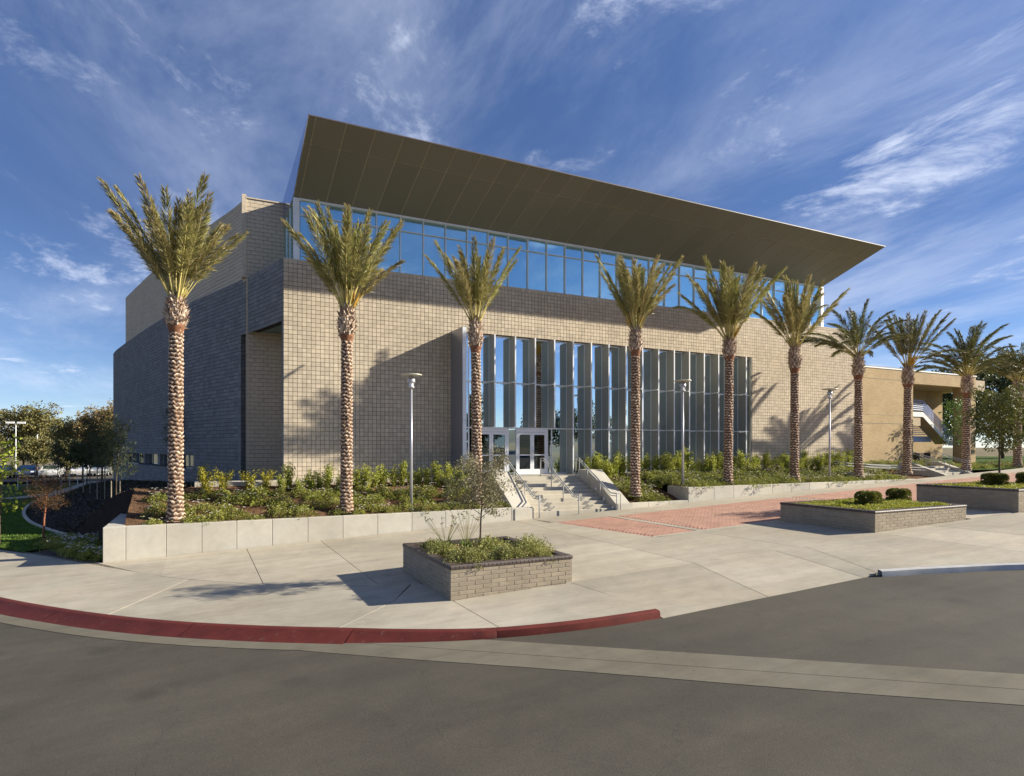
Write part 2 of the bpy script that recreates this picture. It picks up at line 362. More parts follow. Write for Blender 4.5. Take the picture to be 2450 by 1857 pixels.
def part(name, V, F, mat, parent=None, smooth=False, attrs=None, bevel=0.0):
    V = np.asarray(V, np.float64)
    if parent is not None: V = V - np.array(ORG[parent.name])
    o = link(name, raw_mesh(name, V, F, mat, smooth, attrs), parent)
    if bevel:
        b = o.modifiers.new('bevel', 'BEVEL'); b.width = bevel; b.segments = 2; b.limit_method = 'ANGLE'
    return o
BF = [(0, 3, 2, 1), (4, 5, 6, 7), (0, 1, 5, 4), (1, 2, 6, 5), (2, 3, 7, 6), (3, 0, 4, 7)]
class MB:
    def __init__(s): s.v = []; s.f = []
    def add(s, V, F):
        n = len(s.v); s.v += [tuple(p) for p in V]; s.f += [tuple(i + n for i in q) for q in F]; return s
    def box(s, x0, x1, y0, y1, z0, z1):
        return s.add([(x0, y0, z0), (x1, y0, z0), (x1, y1, z0), (x0, y1, z0), (x0, y0, z1), (x1, y0, z1), (x1, y1, z1), (x0, y1, z1)], BF)
    def obox(s, c, u, v, w):        # centre and three half-vectors
        c, u, v, w = map(np.asarray, (c, u, v, w))
        return s.add([c + a * u + b * v + d * w for d in (-1, 1) for a, b in ((-1, -1), (1, -1), (1, 1), (-1, 1))], BF)
    def tube(s, pts, r, n=8, cap=True):
        pts = [Vector(p) for p in pts]; rs = [float(q) for q in (r if isinstance(r, (list, tuple)) else [r] * len(pts))]; base = len(s.v)
        for i, p in enumerate(pts):
            d = (pts[min(i + 1, len(pts) - 1)] - pts[max(i - 1, 0)]).normalized()
            a = d.cross(Vector((0, 0, 1)) if abs(d.z) < .9 else Vector((1, 0, 0))).normalized(); b = d.cross(a)
            for k in range(n):
                t = 2 * math.pi * k / n; s.v.append(tuple(p + rs[i] * (a * math.cos(t) + b * math.sin(t))))
        for i in range(len(pts) - 1):
            for k in range(n):
                s.f.append((base + i * n + k, base + i * n + (k + 1) % n, base + (i + 1) * n + (k + 1) % n, base + (i + 1) * n + k))
        if cap:
            s.f.append(tuple(base + k for k in range(n))[::-1]); m = base + (len(pts) - 1) * n; s.f.append(tuple(m + k for k in range(n)))
        return s
    def lathe(s, prof, c=(0, 0), n=24):
        base = len(s.v)
        for r, z in prof:
            for k in range(n):
                t = 2 * math.pi * k / n; s.v.append((c[0] + r * math.cos(t), c[1] + r * math.sin(t), z))
        for i in range(len(prof) - 1):
            for k in range(n):
                s.f.append((base + i * n + k, base + i * n + (k + 1) % n, base + (i + 1) * n + (k + 1) % n, base + (i + 1) * n + k))
        return s
    def prism(s, poly, axis, a, b):  # poly in the two other axes, extruded from a to b
        def P(p, q): return {'x': (q, p[0], p[1]), 'y': (p[0], q, p[1]), 'z': (p[0], p[1], q)}[axis]
        n = len(poly); V = [P(p, a) for p in poly] + [P(p, b) for p in poly]
        F = [tuple(range(n))[::-1], tuple(range(n, 2 * n))] + [(i, (i + 1) % n, n + (i + 1) % n, n + i) for i in range(n)]
        return s.add(V, F)
    def build(s, name, mat, parent=None, smooth=False, bevel=0.0):
        return part(name, s.v, s.f, mat, parent, smooth, bevel=bevel)
def fix_normals(o):
    import bmesh
    bm = bmesh.new(); bm.from_mesh(o.data); bmesh.ops.recalc_face_normals(bm, faces=bm.faces); bm.to_mesh(o.data); bm.free(); return o
def copy_tree(src, parent=None):
    c = src.copy(); COL.objects.link(c)
    if parent is not None: c.parent = parent
    for ch in src.children: copy_tree(ch, c)
    return c
ORD = ['first', 'second', 'third', 'fourth', 'fifth', 'sixth', 'seventh', 'eighth', 'ninth', 'tenth', 'eleventh', 'twelfth', 'thirteenth', 'fourteenth', 'fifteenth', 'sixteenth', 'seventeenth', 'eighteenth', 'nineteenth']
def nth(i):
    if i < 19: return ORD[i]
    t, u = divmod(i + 1, 10); tn = {2: 'twent', 3: 'thirt', 4: 'fort', 5: 'fift', 6: 'sixt'}[t]
    return tn + 'ieth' if u == 0 else tn + 'y-' + ORD[u - 1]
def wobble(x, y):
    return (math.sin(x * 1.7 + y * .9) + math.sin(x * .6 - y * 1.9 + 1) + .6 * math.sin(3.1 * x + 2.3 * y + 2)) / 2.6

# ------------------------------------------------------------------ terrain, road
def gx(x): return .04 * min(max(x, -8), 56)
def far_z(x, y):
    z = gx(x) - .32
    if y > 26 and x < 2: z = max(z, -.42 + .011 * (y - 30)) if y < 90 else .24
    if y > 90 and x < 2: z = .24
    return z
xs = np.unique(np.concatenate([np.linspace(-20, 70, 46), np.linspace(-160, 190, 36), np.array([-2500, -1200, -600, -300, 320, 700, 1300, 2500])]))
ys = np.unique(np.concatenate([np.linspace(-10, 100, 45), np.linspace(-200, 260, 30), np.array([-2500, -1200, -600, -300, 400, 800, 1400, 2500])]))
V = [(x, y, far_z(x, y)) for y in ys for x in xs]; nx = len(xs)
F = np.array([(j * nx + i, j * nx + i + 1, (j + 1) * nx + i + 1, (j + 1) * nx + i) for j in range(len(ys) - 1) for i in range(nx - 1)])
tag(part('ground', V, F, 'earth', smooth=True), kind='structure')

def sheet(name, x0, x1, y0, y1, zf, mat, nx=40, ny=20, kind='structure', parent=None):
    X = np.linspace(x0, x1, nx); Y_ = np.linspace(y0, y1, ny)
    V = [(x, y, zf(x, y)) for y in Y_ for x in X]
    F = np.array([(j * nx + i, j * nx + i + 1, (j + 1) * nx + i + 1, (j + 1) * nx + i) for j in range(ny - 1) for i in range(nx - 1)])
    o = part(name, V, F, mat, parent, smooth=True)
    if kind: tag(o, kind=kind)
    return o
sheet('road', -70, 70, -60, 34, lambda x, y: gx(x) - .15, 'asphalt', 141, 12)

# kerb line of the corner: back edge of the kerb top
K = [(-24, 52), (-16, 38), (-11.4, 30.3), (-7.6, 24.8), (-4.7, 20.37), (-3.42, 18.55), (-1.83, 16.55), (-.33, 14.96), (1.2, 13.62), (2.46, 12.66), (3.25, 12.06), (4.1, 11.48), (5.01, 10.98), (6.17, 10.62), (7.3, 10.40), (8.45, 10.28)]
def smooth_line(P, n):
    P = np.array(P, float); t = np.r_[0, np.cumsum(np.hypot(*np.diff(P, axis=0).T))]; q = np.linspace(0, t[-1], n)
    Q = []
    for v in q:
        i = min(max(np.searchsorted(t, v) - 1, 0), len(P) - 2); f = (v - t[i]) / (t[i + 1] - t[i])
        p0, p1, p2, p3 = P[max(i - 1, 0)], P[i], P[i + 1], P[min(i + 2, len(P) - 1)]
        m1 = (p2 - p0) / 2; m2 = (p3 - p1) / 2
        Q.append((2 * f ** 3 - 3 * f ** 2 + 1) * p1 + (f ** 3 - 2 * f ** 2 + f) * m1 + (-2 * f ** 3 + 3 * f ** 2) * p2 + (f ** 3 - f ** 2) * m2)
    return np.array(Q)
def offset(L, d):
    T = np.gradient(L, axis=0); T /= np.linalg.norm(T, axis=1)[:, None]
    return L + d * np.c_[T[:, 1], -T[:, 0]] * -1
def strip(name, prof_fn, L, mat, kind='structure', parent=None, bevel=0):
    """sweep a profile [(offset, dz), ...] (offset towards the road negative side) along the line"""
    n = len(L); m = len(prof_fn(0)); V = []
    T = np.gradient(L, axis=0); T /= np.linalg.norm(T, axis=1)[:, None]; N = np.c_[-T[:, 1], T[:, 0]]
    for i in range(n):
        for o_, dz in prof_fn(i / (n - 1)):
            p = L[i] + N[i] * o_; V.append((p[0], p[1], gx(p[0]) + dz))
    F = np.array([(i * m + j, (i + 1) * m + j, (i + 1) * m + j + 1, i * m + j + 1) for i in range(n - 1) for j in range(m - 1)])
    o = part(name, V, F, mat, parent, smooth=True)
    es = o.modifiers.new('split', 'EDGE_SPLIT'); es.split_angle = R(32)
    if kind: tag(o, kind=kind)
    return o
KL = smooth_line(K, 220)
kx = KL[:, 0]
# three red painted lengths, with a battered rolled face on the left and an upright face at the corner
def kerb_prof(w):
    return lambda t: [(0, -.3), (0, .0), (-.13, -.004), (-.155, -.02), (-.155 - w, -.152), (-.155 - w, -.3)]
def kerb_mix(w0, w1): return lambda t: kerb_prof(w0 + (w1 - w0) * t)(0)
cuts = [(-30, -2.9, .42, .42), (-2.892, -.1, .42, .40), (-.092, 2.72, .40, .40), (2.728, 5.1, .34, .03), (5.108, 8.46, .03, .03)]
kerb = None
for a, b, w0, w1 in cuts:
    L = KL[(kx > a + 1e-3) & (kx < b - 1e-3)]; L = np.vstack(([[a, np.interp(a, kx, KL[:, 1])]] if a > kx[0] else []) + [L] + ([[b, np.interp(b, kx, KL[:, 1])]] if b < kx[-1] else []))
    o = strip('kerb' if kerb is None else 'kerb_length', kerb_mix(w0, w1), L, 'red', kind='structure' if kerb is None else None, parent=kerb)
    if kerb is None: kerb = o
WK = smooth_line([(15.28, 9.98), (15.6, 9.85), (16.22, 9.62), (17.09, 9.25), (18.82, 8.43), (21.5, 6.6), (25, 3.6), (30, -1)], 60)
wk = strip('kerb', kerb_prof(.03), WK[:18], 'white_kerb')
strip('kerb_length', kerb_prof(.03), WK[18:38], 'gutter', kind=None, parent=wk)
strip('kerb_length', kerb_prof(.03), WK[38:], 'gutter', kind=None, parent=wk)
# gutters
GL = smooth_line(K[:10] + [(2.75, 12.45)], 120)
strip('gutter', lambda t: [(-.45, -.146), (-.9 - .03 * math.sin(9 * t), -.143)], GL, 'gutter')
vg0, vg1 = np.array([2.05, 12.55]), np.array([26.0, -10.0])
VL = np.array([vg0 + (vg1 - vg0) * t for t in np.linspace(0, 1, 60)])
strip('gutter', lambda t: [(.62, -.144), (.03, -.146), (.0, -.1465)], VL, 'gutter')
strip('gutter', lambda t: [(-.012, -.1465), (-.60 - .02 * math.sin(30 * t), -.144)], VL, 'gutter')

# ------------------------------------------------------------------ pavement slabs
def pz(x, y):
    z = gx(x)
    fx = min(max((x - 8.3) / .15, 0), 1) * min(max((16.3 - (y - 9.6) * -.05 - x) / 1.6, 0), 1)
    return z - .14 * fx * min(max((13.2 - y) / 3.1, 0), 1)
sub = MB()
pave_poly = [tuple(p) for p in KL[::6]] + [(8.45, 10.05), (15.3, 10.0)] + [tuple(p) for p in WK[::4]] + [(70, -1), (70, 24.4), (-2.9, 24.4), (-4.62, 26.72), (-7.02, 30.44), (-11, 37), (-20, 52)]
def clip_poly(poly, a, b, c):      # keep a x + b y + c >= 0
    out = []
    for i, p in enumerate(poly):
        q = poly[(i + 1) % len(poly)]; dp = a * p[0] + b * p[1] + c; dq = a * q[0] + b * q[1] + c
        if dp >= 0: out.append(p)
        if dp * dq < 0:
            t = dp / (dp - dq); out.append((p[0] + (q[0] - p[0]) * t, p[1] + (q[1] - p[1]) * t))
    return out
def densify(poly, d=.8):
    out = []
    for i, p in enumerate(poly):
        q = poly[(i + 1) % len(poly)]; n = max(1, int(math.hypot(q[0] - p[0], q[1] - p[1]) / d))
        out += [(p[0] + (q[0] - p[0]) * k / n, p[1] + (q[1] - p[1]) * k / n) for k in range(n)]
    return out
def inset(poly, d):
    P = np.array(poly); n = len(P); out = []
    area = .5 * sum(P[i][0] * P[(i + 1) % n][1] - P[(i + 1) % n][0] * P[i][1] for i in range(n)); sgn = 1 if area > 0 else -1
    for i in range(n):
        e1 = P[i] - P[i - 1]; e2 = P[(i + 1) % n] - P[i]; e1 /= np.linalg.norm(e1) + 1e-9; e2 /= np.linalg.norm(e2) + 1e-9
        nn = np.array([-(e1[1] + e2[1]), e1[0] + e2[0]]) * sgn; l = np.linalg.norm(nn)
        out.append(tuple(P[i] + (nn / l * d / max(.4, l / 2) if l > 1e-6 else 0)))
    return out
import bmesh
def slab_mesh(name, poly, mat, parent, zf=pz, lift=0.0, gap=.010, thick=.09):
    poly = inset(poly, gap); d = densify(poly, .9)
    bm = bmesh.new(); vs = [bm.verts.new((x, y, 0)) for x, y in d]; f = bm.faces.new(vs)
    if f.normal.z < 0 or f.calc_area() and f.normal.z < 0: f.normal_flip()
    bmesh.ops.triangulate(bm, faces=[f])
    for _ in range(2):
        long = [e for e in bm.edges if e.calc_length() > 1.8 and not e.is_boundary]
        if long: bmesh.ops.subdivide_edges(bm, edges=long, cuts=1, use_grid_fill=False); bmesh.ops.triangulate(bm, faces=bm.faces[:])
    top = list(bm.faces); be = [e for e in bm.edges if e.is_boundary]
    r = bmesh.ops.extrude_edge_only(bm, edges=be); ev = [g for g in r['geom'] if isinstance(g, bmesh.types.BMVert)]
    low = set(v.index for v in ev); bm.verts.index_update(); low = set(ev)
    for v in bm.verts: v.co.z = zf(v.co.x, v.co.y) + lift - (thick if v in low else 0)
    bmesh.ops.recalc_face_normals(bm, faces=bm.faces)
    if top[0].is_valid and top[0].normal.z < 0: bmesh.ops.reverse_faces(bm, faces=bm.faces)
    me = bpy.data.meshes.new(name); bm.to_mesh(me); bm.free(); me.materials.append(MT[mat]); me.polygons.foreach_set('use_smooth', np.ones(len(me.polygons), bool))
    o = link(name, me, parent); es = o.modifiers.new('split', 'EDGE_SPLIT'); es.split_angle = R(35); return o
def pave_base(poly, z):
    bm = bmesh.new(); f = bm.faces.new([bm.verts.new((x, y, 0)) for x, y in densify(inset(poly, .03), 2)])
    bmesh.ops.triangulate(bm, faces=[f])
    for v in bm.verts: v.co.z = gx(v.co.x) + z
    bmesh.ops.recalc_face_normals(bm, faces=bm.faces)
    me = bpy.data.meshes.new('pavement'); bm.to_mesh(me); bm.free(); me.materials.append(MT['joint']); return link('pavement', me)
pavement = tag(pave_base(pave_poly, -.19), kind='structure')
J = smooth_line([(-14, 44), (-9.6, 35.2), (-5.4, 28.2), (-3.37, 25.0), (-1.05, 20.67), (1.52, 17.72), (3.44, 16.19), (5.02, 15.25)], 60)
Jp = [tuple(p) for p in J]; Kp = [tuple(p) for p in KL]
def seg(L, a, b):
    end = lambda v: (v, float(np.interp(v, L[:, 0], L[:, 1])))
    out = [tuple(p) for p in L if a + 1e-3 < p[0] < b - 1e-3]
    if a > L[0, 0]: out = [end(a)] + out
    if b < L[-1, 0]: out = out + [end(b)]
    return out
def kseg(a, b): return seg(KL, a, b)
def jseg(a, b): return seg(J, a, b)
slabs = [
 (kseg(-30, -1.9) + jseg(-30, -.35)[::-1], 'walk'),
 (kseg(-1.9, 2.46) + [(3.95, 14.05), (4.75, 15.42)] + jseg(-.35, 4.7)[::-1], 'walk'),
 (kseg(2.46, 5.15) + [(5.1, 13.3), (5.1, 15.2), (4.78, 15.40), (3.95, 14.05)], 'walk'),
 (kseg(5.15, 8.43) + [(8.45, 10.06), (8.2, 13.25), (5.1, 13.3)], 'walk'),
 (jseg(-30, -1.1) + [(-1.07, 24.38), (-2.9, 24.38), (-4.62, 26.72), (-7.02, 30.44), (-11, 37), (-14.2, 44.2)], 'walk2'),
 (jseg(-1.1, 1.45) + [(1.42, 24.38), (-1.07, 24.38)], 'walk2'),
 (jseg(1.45, 4.05) + [(4.0, 24.38), (1.42, 24.38)], 'walk2'),
 (jseg(4.05, 5.1) + [(5.1, 17.1), (8.1, 17.1), (8.1, 24.38), (4.0, 24.38)], 'walk2'),
 ([(8.1, 13.25), (12.2, 13.2), (12.2, 17.4), (8.1, 17.4)], 'walk2'),
 ([(8.1, 17.4), (12.2, 17.4), (12.2, 24.38), (8.1, 24.38)], 'walk2'),
 ([(8.45, 10.05), (11.45, 10.03), (12.2, 13.2), (8.2, 13.25)], 'walk2'),
 ([(11.45, 10.03), (14.75, 10.0), (15.3, 13.15), (12.2, 13.2)], 'walk2'),
 ([(12.2, 13.2), (16.3, 13.1), (16.1, 17.1), (12.2, 17.4)], 'walk2'),
 ([(14.75, 10.0), (15.28, 9.98), (16.5, 13.1), (15.3, 13.15)], 'walk2'),
 ([(15.28, 9.98)] + [tuple(p) for p in WK if 15.3 < p[0] <= 20.2] + [(20.3, 7.6), (20.3, 13.3), (20.3, 13.55), (16.5, 13.1)], 'walk2'),
 ([(16.3, 13.1), (20.3, 13.55), (20.3, 17.1), (16.1, 17.1)], 'walk2'),
 ([(12.2, 17.4), (14.1, 17.2), (13.3, 22.75), (13.0, 24.38), (12.2, 24.38)], 'walk2'),
 ([(20.3, 7.6)] + [tuple(p) for p in WK if 20.4 < p[0] <= 23.2] + [(23.3, 5.1), (23.1, 13.3), (20.3, 13.4)], 'walk2'),
 ([(23.3, 5.1)] + [tuple(p) for p in WK if 23.4 < p[0] <= 29.9] + [(29.9, 9.6), (23.2, 10.1)], 'walk2'),
 ([(23.2, 10.1), (29.9, 9.6), (28.6, 13.0), (23.1, 13.3)], 'walk2'),
 ([(25.7, 13.2), (28.5, 13.1), (28.5, 17.1), (25.7, 17.1)], 'walk2'),
 ([(29.9, -.9), (70, -.9), (70, 12.9), (28.7, 12.9), (29.9, 9.6)], 'walk2'),
 ([(34.4, 12.9), (70, 12.9), (70, 17.1), (34.4, 17.1)], 'walk2'),
]
for i in range(8):
    a = 13.0 + i * 6.0; b = a + 6.0
    slabs.append(([(a, 22.72), (b, 22.72), (b, 24.38), (a, 24.38)], 'walk2'))
for a, b in ((14.1, 20.0), (20.0, 26), (26, 32), (32, 40), (40, 50), (50, 60)):
    slabs.append(([(a, 17.1), (b, 17.1), (b, 17.42), (a, 17.42)], 'walk2'))
for x in (16.2, 27.2, 38.2, 49.2):
    slabs.append(([(x, 17.42), (x + .34, 17.42), (x + .2, 22.72), (x - .14, 22.72)], 'walk2'))
for poly, m in slabs:
    slab_mesh('slab', poly, m, pavement)
# red pavers: rows along the walk
pav = []
rows = int((22.70 - 17.44) / .1035)
for j in range(rows):
    y = 17.44 + j * .1035
    x = 13.2 + (.1035 if j % 2 else 0)
    while x < 62:
        t = (y - 17.42) / 5.3
        left = 14.15 - .8 * t
        ok = x > left + .02
        for bx in (16.2, 27.2, 38.2, 49.2):
            if bx - .14 * t - .205 < x < bx + .34 - .14 * t: ok = False
        if ok: pav.append((x, y))
        x += .207
pav = np.array(pav); dist = np.hypot(pav[:, 0], pav[:, 1]); pav = pav[np.argsort(dist)]
PSL = .04
hz, w_, d_ = .045, .2035, .1; c_ = .004
PV = np.array([(0, 0, -hz), (w_, 0, -hz), (w_, d_, -hz), (0, d_, -hz), (0, 0, -c_), (w_, 0, -c_), (w_, d_, -c_), (0, d_, -c_), (c_, c_, 0), (w_ - c_, c_, 0), (w_ - c_, d_ - c_, 0), (c_, d_ - c_, 0)])
PF = np.array([(0, 1, 5, 4), (1, 2, 6, 5), (2, 3, 7, 6), (3, 0, 4, 7), (4, 5, 9, 8), (5, 6, 10, 9), (6, 7, 11, 10), (7, 4, 8, 11), (8, 9, 10, 11)])
paving = sheet('brick_paving', 13.0, 62, 17.4, 22.75, lambda x, y: gx(x) - .012, 'sand', 50, 3)
pm = raw_mesh('paver', PV, PF, 'paver'); PVs = PV + np.c_[np.zeros((12, 2)), PSL * PV[:, 0]]
for x, y in pav[:300]:
    link('paver', pm, paving, (x, y, gx(x) + .002 + rng.uniform(-.002, .002)), (rng.normal(0, .006), -.04 + rng.normal(0, .006), 0))
rest = pav[300:]; n = len(rest)
zz = np.array([gx(x) for x in rest[:, 0]]) + rng.uniform(-.0008, .0022, n)
Vb = (PVs[None] + np.c_[rest, zz][:, None, :]).reshape(-1, 3); Fb = (PF[None] + (np.arange(n) * 12)[:, None, None]).reshape(-1, 4)
tag(part('pavers', Vb, Fb, 'paver', paving), kind='stuff')

# ------------------------------------------------------------------ the hall: block walls
hall = empty('performance_hall', (3.3, 30, 2.2), 'large split-face block hall with upswept bronze roof and tall glass entrance', 'building')
CELL = .2032; Z0, ZT = 2.2, 12.30
NC = int(round((ZT - Z0) / CELL))
ch = (ZT - Z0) / NC
def cell_geo(w, gap_l, gap_r, gap_v=.0125, depth=.022, ch_=None):
    """raised face of one half block in local (along, out, up); out is towards the viewer"""
    h = ch_ or ch; a0, a1, b0, b1 = gap_l, w - gap_r, gap_v / 2, h - gap_v / 2; i = .005
    return np.array([(a0, 0, b0), (a1, 0, b0), (a1, 0, b1), (a0, 0, b1), (a0 + i, depth, b0 + i), (a1 - i, depth, b0 + i), (a1 - i, depth, b1 - i), (a0 + i, depth, b1 - i)])
CF = np.array([(4, 5, 6, 7), (0, 1, 5, 4), (1, 2, 6, 5), (2, 3, 7, 6), (3, 0, 4, 7)])
def join_cells(cells):
    """cells: list of (origin xyz, unit along xy, width, gap left, gap right, out offset, height)"""
    V = np.empty((len(cells), 8, 3))
    for k, (o, u, w, gl, gr, off, h) in enumerate(cells):
        g = cell_geo(w, gl, gr, ch_=h); nrm = (u[1], -u[0])
        V[k, :, 0] = o[0] + g[:, 0] * u[0] + (g[:, 1] + (off if 1 else 0) * (g[:, 1] > 0)) * nrm[0]
        V[k, :, 1] = o[1] + g[:, 0] * u[1] + (g[:, 1] + off * (g[:, 1] > 0)) * nrm[1]
        V[k, :, 2] = o[2] + g[:, 2]
    F = (CF[None] + (np.arange(len(cells)) * 8)[:, None, None]).reshape(-1, 4)
    return V.reshape(-1, 3), F
JB, JS = .0068, .0050        # half widths of a real joint and of the score line
OX0, OX1, OZ = 11.52, 32.66, 9.66   # glazed opening
X0, X1 = 3.3, 43.44
core = MB()
core.box(X0 + .02, OX0, 30.022, 30.4, .2, ZT - .06); core.box(OX1, X1, 30.022, 30.4, 1.2, ZT - .06)
core.box(OX0, OX1, 30.022, 30.4, OZ, ZT - .06)
front = core.build('front_wall', 'mortar', hall)
tag(front, 'sunlit tan split-face block front wall')
blocks = []
for r in range(NC):
    z = Z0 + r * ch
    c = 0 if r % 2 == 0 else -1
    while X0 + c * CELL < X1 - .02:
        x = X0 + c * CELL; cellsx = [q for q in (x, x + CELL) if X0 - .001 <= q < X1 - .05]
        c += 2
        zz_ = z + ch / 2
        cellsx = [q for q in cellsx if not (OX0 - .16 < q < OX1 - .04 and zz_ < OZ)]
        if cellsx: blocks.append((cellsx, z))
full = [b for b in blocks if len(b[0]) == 2]; part_ = [b for b in blocks if len(b[0]) == 1]
full.sort(key=lambda b: b[0][0] ** 2 + 900 + (b[1] - 3.7) ** 2)
V1, F1 = join_cells([((0, 0, 0), (1, 0), CELL, JB, JS, 0, ch), ((CELL, 0, 0), (1, 0), CELL, JS, JB, 0, ch)])
bm_ = raw_mesh('block', V1, F1, 'block')
for cx2, z in full[:300]:
    link('block', bm_, front, (cx2[0] - 3.3, 30.022 - 30 + rng.uniform(-.003, .003), z - 2.2))
cells = []
for cx2, z in full[300:]:
    off = rng.uniform(-.003, .003)
    cells += [((cx2[0], 30.022, z), (1, 0), CELL, JB, JS, off, ch), ((cx2[1], 30.022, z), (1, 0), CELL, JS, JB, off, ch)]
for cx2, z in part_:
    cells.append(((cx2[0], 30.022, z), (1, 0), CELL, JB, JB, 0, ch))
V, F = join_cells(cells); tag(part('blocks', V, F, 'block', front), kind='stuff')
MB().box(X0 - .01, X1 + .01, 29.99, 30.42, ZT - .058, ZT + .02).build('wall_cap', 'block', hall)
# reveal of the opening
MB().box(OX1 - .02, OX1 + .02, 29.99, 30.5, 2.2, OZ).build('opening_reveal', 'fin', hall)

# side wall: long gentle curve falling back to the left
SW = smooth_line([(3.3, 30.0), (1.93, 34.6), (-.94, 42.71), (-2.48, 48.07), (-4.33, 55.0), (-6.66, 64.39), (-7.43, 68.25)], 400)
ts = np.r_[0, np.cumsum(np.hypot(*np.diff(SW, axis=0).T))]
def at_s(L, t, s): return np.array([np.interp(s, t, L[:, 0]), np.interp(s, t, L[:, 1])])
AS0, AS1, AZ = .25, 5.35, 9.55      # tall alcove opening near the corner
WS0, WS1, WZ0, WZ1 = 11.9, 30.2, 2.50, 3.25  # low strip window
def curved_core(L, t, s0, s1, z0, z1, th, name, mat, parent, step=.8):
    q = np.linspace(s0, s1, max(2, int((s1 - s0) / step) + 1)); m = MB(); V = []; F = []
    for s in q:
        p = at_s(L, t, s); p2 = at_s(L, t, s + .05); u = (p2 - p) / np.linalg.norm(p2 - p) if s < t[-1] - .06 else u
        n_ = np.array([-u[1], u[0]])      # outward: left of travel
        a = p - n_ * .022; b = p - n_ * th
        V += [(a[0], a[1], z0), (a[0], a[1], z1), (b[0], b[1], z1), (b[0], b[1], z0)]
    for i in range(len(q) - 1):
        k = i * 4
        F += [(k, k + 4, k + 5, k + 1), (k + 1, k + 5, k + 6, k + 2), (k + 2, k + 6, k + 7, k + 3), (k + 3, k + 7, k + 4, k)]
    F += [(0, 1, 2, 3), tuple(len(V) - 4 + i for i in (3, 2, 1, 0))]
    return V, F
def multi_core(L, t, segs, th, name, mat, parent):
    VV, FF = [], []
    for s0, s1, z0, z1 in segs:
        V, F = curved_core(L, t, s0, s1, z0, z1, th, name, mat, parent); n = len(VV); VV += V; FF += [tuple(i + n for i in f) for f in F]
    return part(name, VV, FF, mat, parent)
SL = ts[-1]
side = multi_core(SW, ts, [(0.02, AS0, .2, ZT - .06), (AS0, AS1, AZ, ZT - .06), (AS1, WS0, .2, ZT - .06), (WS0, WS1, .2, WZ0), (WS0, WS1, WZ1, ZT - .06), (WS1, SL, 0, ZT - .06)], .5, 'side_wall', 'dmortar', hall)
tag(side, 'shaded block wall curving away to the left')
cells = []; zb = Z0 - 8 * ch
for r in range(NC + 8):
    z = zb + r * ch; zm = z + ch / 2; k = 0
    while (k + 1) * CELL < SL:
        s = k * CELL; sm = s + CELL / 2; k += 1
        if AS0 < sm < AS1 and zm < AZ: continue
        if WS0 < sm < WS1 and WZ0 - .02 < zm < WZ1 + .02: continue
        p = at_s(SW, ts, s); p2 = at_s(SW, ts, s + CELL); u = (p2 - p); w = np.linalg.norm(u); u = u / w
        real = ((k + r) % 2 == 0)
        # the wall faces left of travel, so run the cell backwards
        cells.append(((p2[0] + u[1] * .022, p2[1] - u[0] * .022, z), (-u[0], -u[1]), w, JB if real else JS, JS if real else JB, rng.uniform(-.003, .003), ch))
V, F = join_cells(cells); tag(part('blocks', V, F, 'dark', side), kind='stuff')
# alcove jamb, soffit
def swp(s, d): 
    p = at_s(SW, ts, s); p2 = at_s(SW, ts, s + .1); u = (p2 - p) / np.linalg.norm(p2 - p); return p + np.array([u[1], -u[0]]) * d
a, b = swp(AS1, .02), swp(AS1, .75); c, d = swp(AS1 + .35, .75), swp(AS1 + .35, .02)
MB().prism([tuple(a), tuple(b), tuple(c), tuple(d)], 'z', 1.0, AZ + .3).build('alcove_jamb', 'dark', hall)
pj, pj2 = at_s(SW, ts, AS1), at_s(SW, ts, AS1 + .1); uj = (pj2 - pj) / np.linalg.norm(pj2 - pj); jc = []
for r in range(-5, int((AZ - Z0) / ch) + 1):
    for k in range(4): 
        q = pj - uj * .006 + np.array([uj[1], -uj[0]]) * (k * .19); jc.append(((q[0], q[1], Z0 + r * ch), (uj[1], -uj[0]), .19, JB, JB, 0, ch))
V, F = join_cells(jc); tag(part('jamb_blocks', V, F, 'dark', side), kind='stuff')
MB().box(3.94, 4.04, 30.42, 34.1, 1.0, ZT - .08).build('alcove_return', 'beige', hall)
MB().prism([tuple(swp(.3, .3)), (X0 + .3, 30.45), (X0 + .3, 34.1), tuple(swp(4.6, .3))], 'z', AZ + .02, AZ + .3).build('alcove_soffit', 'inner', hall)
# coping of the side wall
capv = []
q = np.linspace(0, SL, 60)
m = MB()
for i in range(59):
    p, p2 = swp(q[i], -.01), swp(min(q[i + 1], SL - .11), -.01); p3, p4 = swp(min(q[i + 1], SL - .11), .5), swp(q[i], .5)
    m.prism([tuple(p), tuple(p4), tuple(p3), tuple(p2)], 'z', ZT - .058, ZT + .02)
m.build('side_cap', 'dark', hall)
# strip window in the side wall
def sbox(m, s0, s1, d0, d1, z0, z1):
    a, b, c, d = swp(s0, d0), swp(s1, d0), swp(s1, d1), swp(s0, d1); m.prism([tuple(a), tuple(d), tuple(c), tuple(b)], 'z', z0, z1); return m
wf = sbox(MB(), WS0, WS1, -.06, .3, WZ0 - .09, WZ0).build('window_sill', 'wallc', hall)
q = np.linspace(WS0, WS1, 13)
for i in range(12):
    if i % 3 == 2:
        sbox(MB(), q[i], q[i + 1] - 1.0, .02, .32, WZ0, WZ1).build('window_pier', 'dark', hall)
    fr = MB()
    sbox(fr, q[i], q[i] + .06, .22, .30, WZ0, WZ1); sbox(fr, q[i + 1] - .06, q[i + 1], .22, .30, WZ0, WZ1); sbox(fr, q[i] + .06, q[i + 1] - .06, .22, .30, WZ1 - .05, WZ1)
    wo_ = fr.build('window', 'fin', hall)
    sbox(MB(), q[i] + .06, q[i + 1] - .06, .255, .265, WZ0, WZ1 - .05).build('pane', 'wglass', wo_)
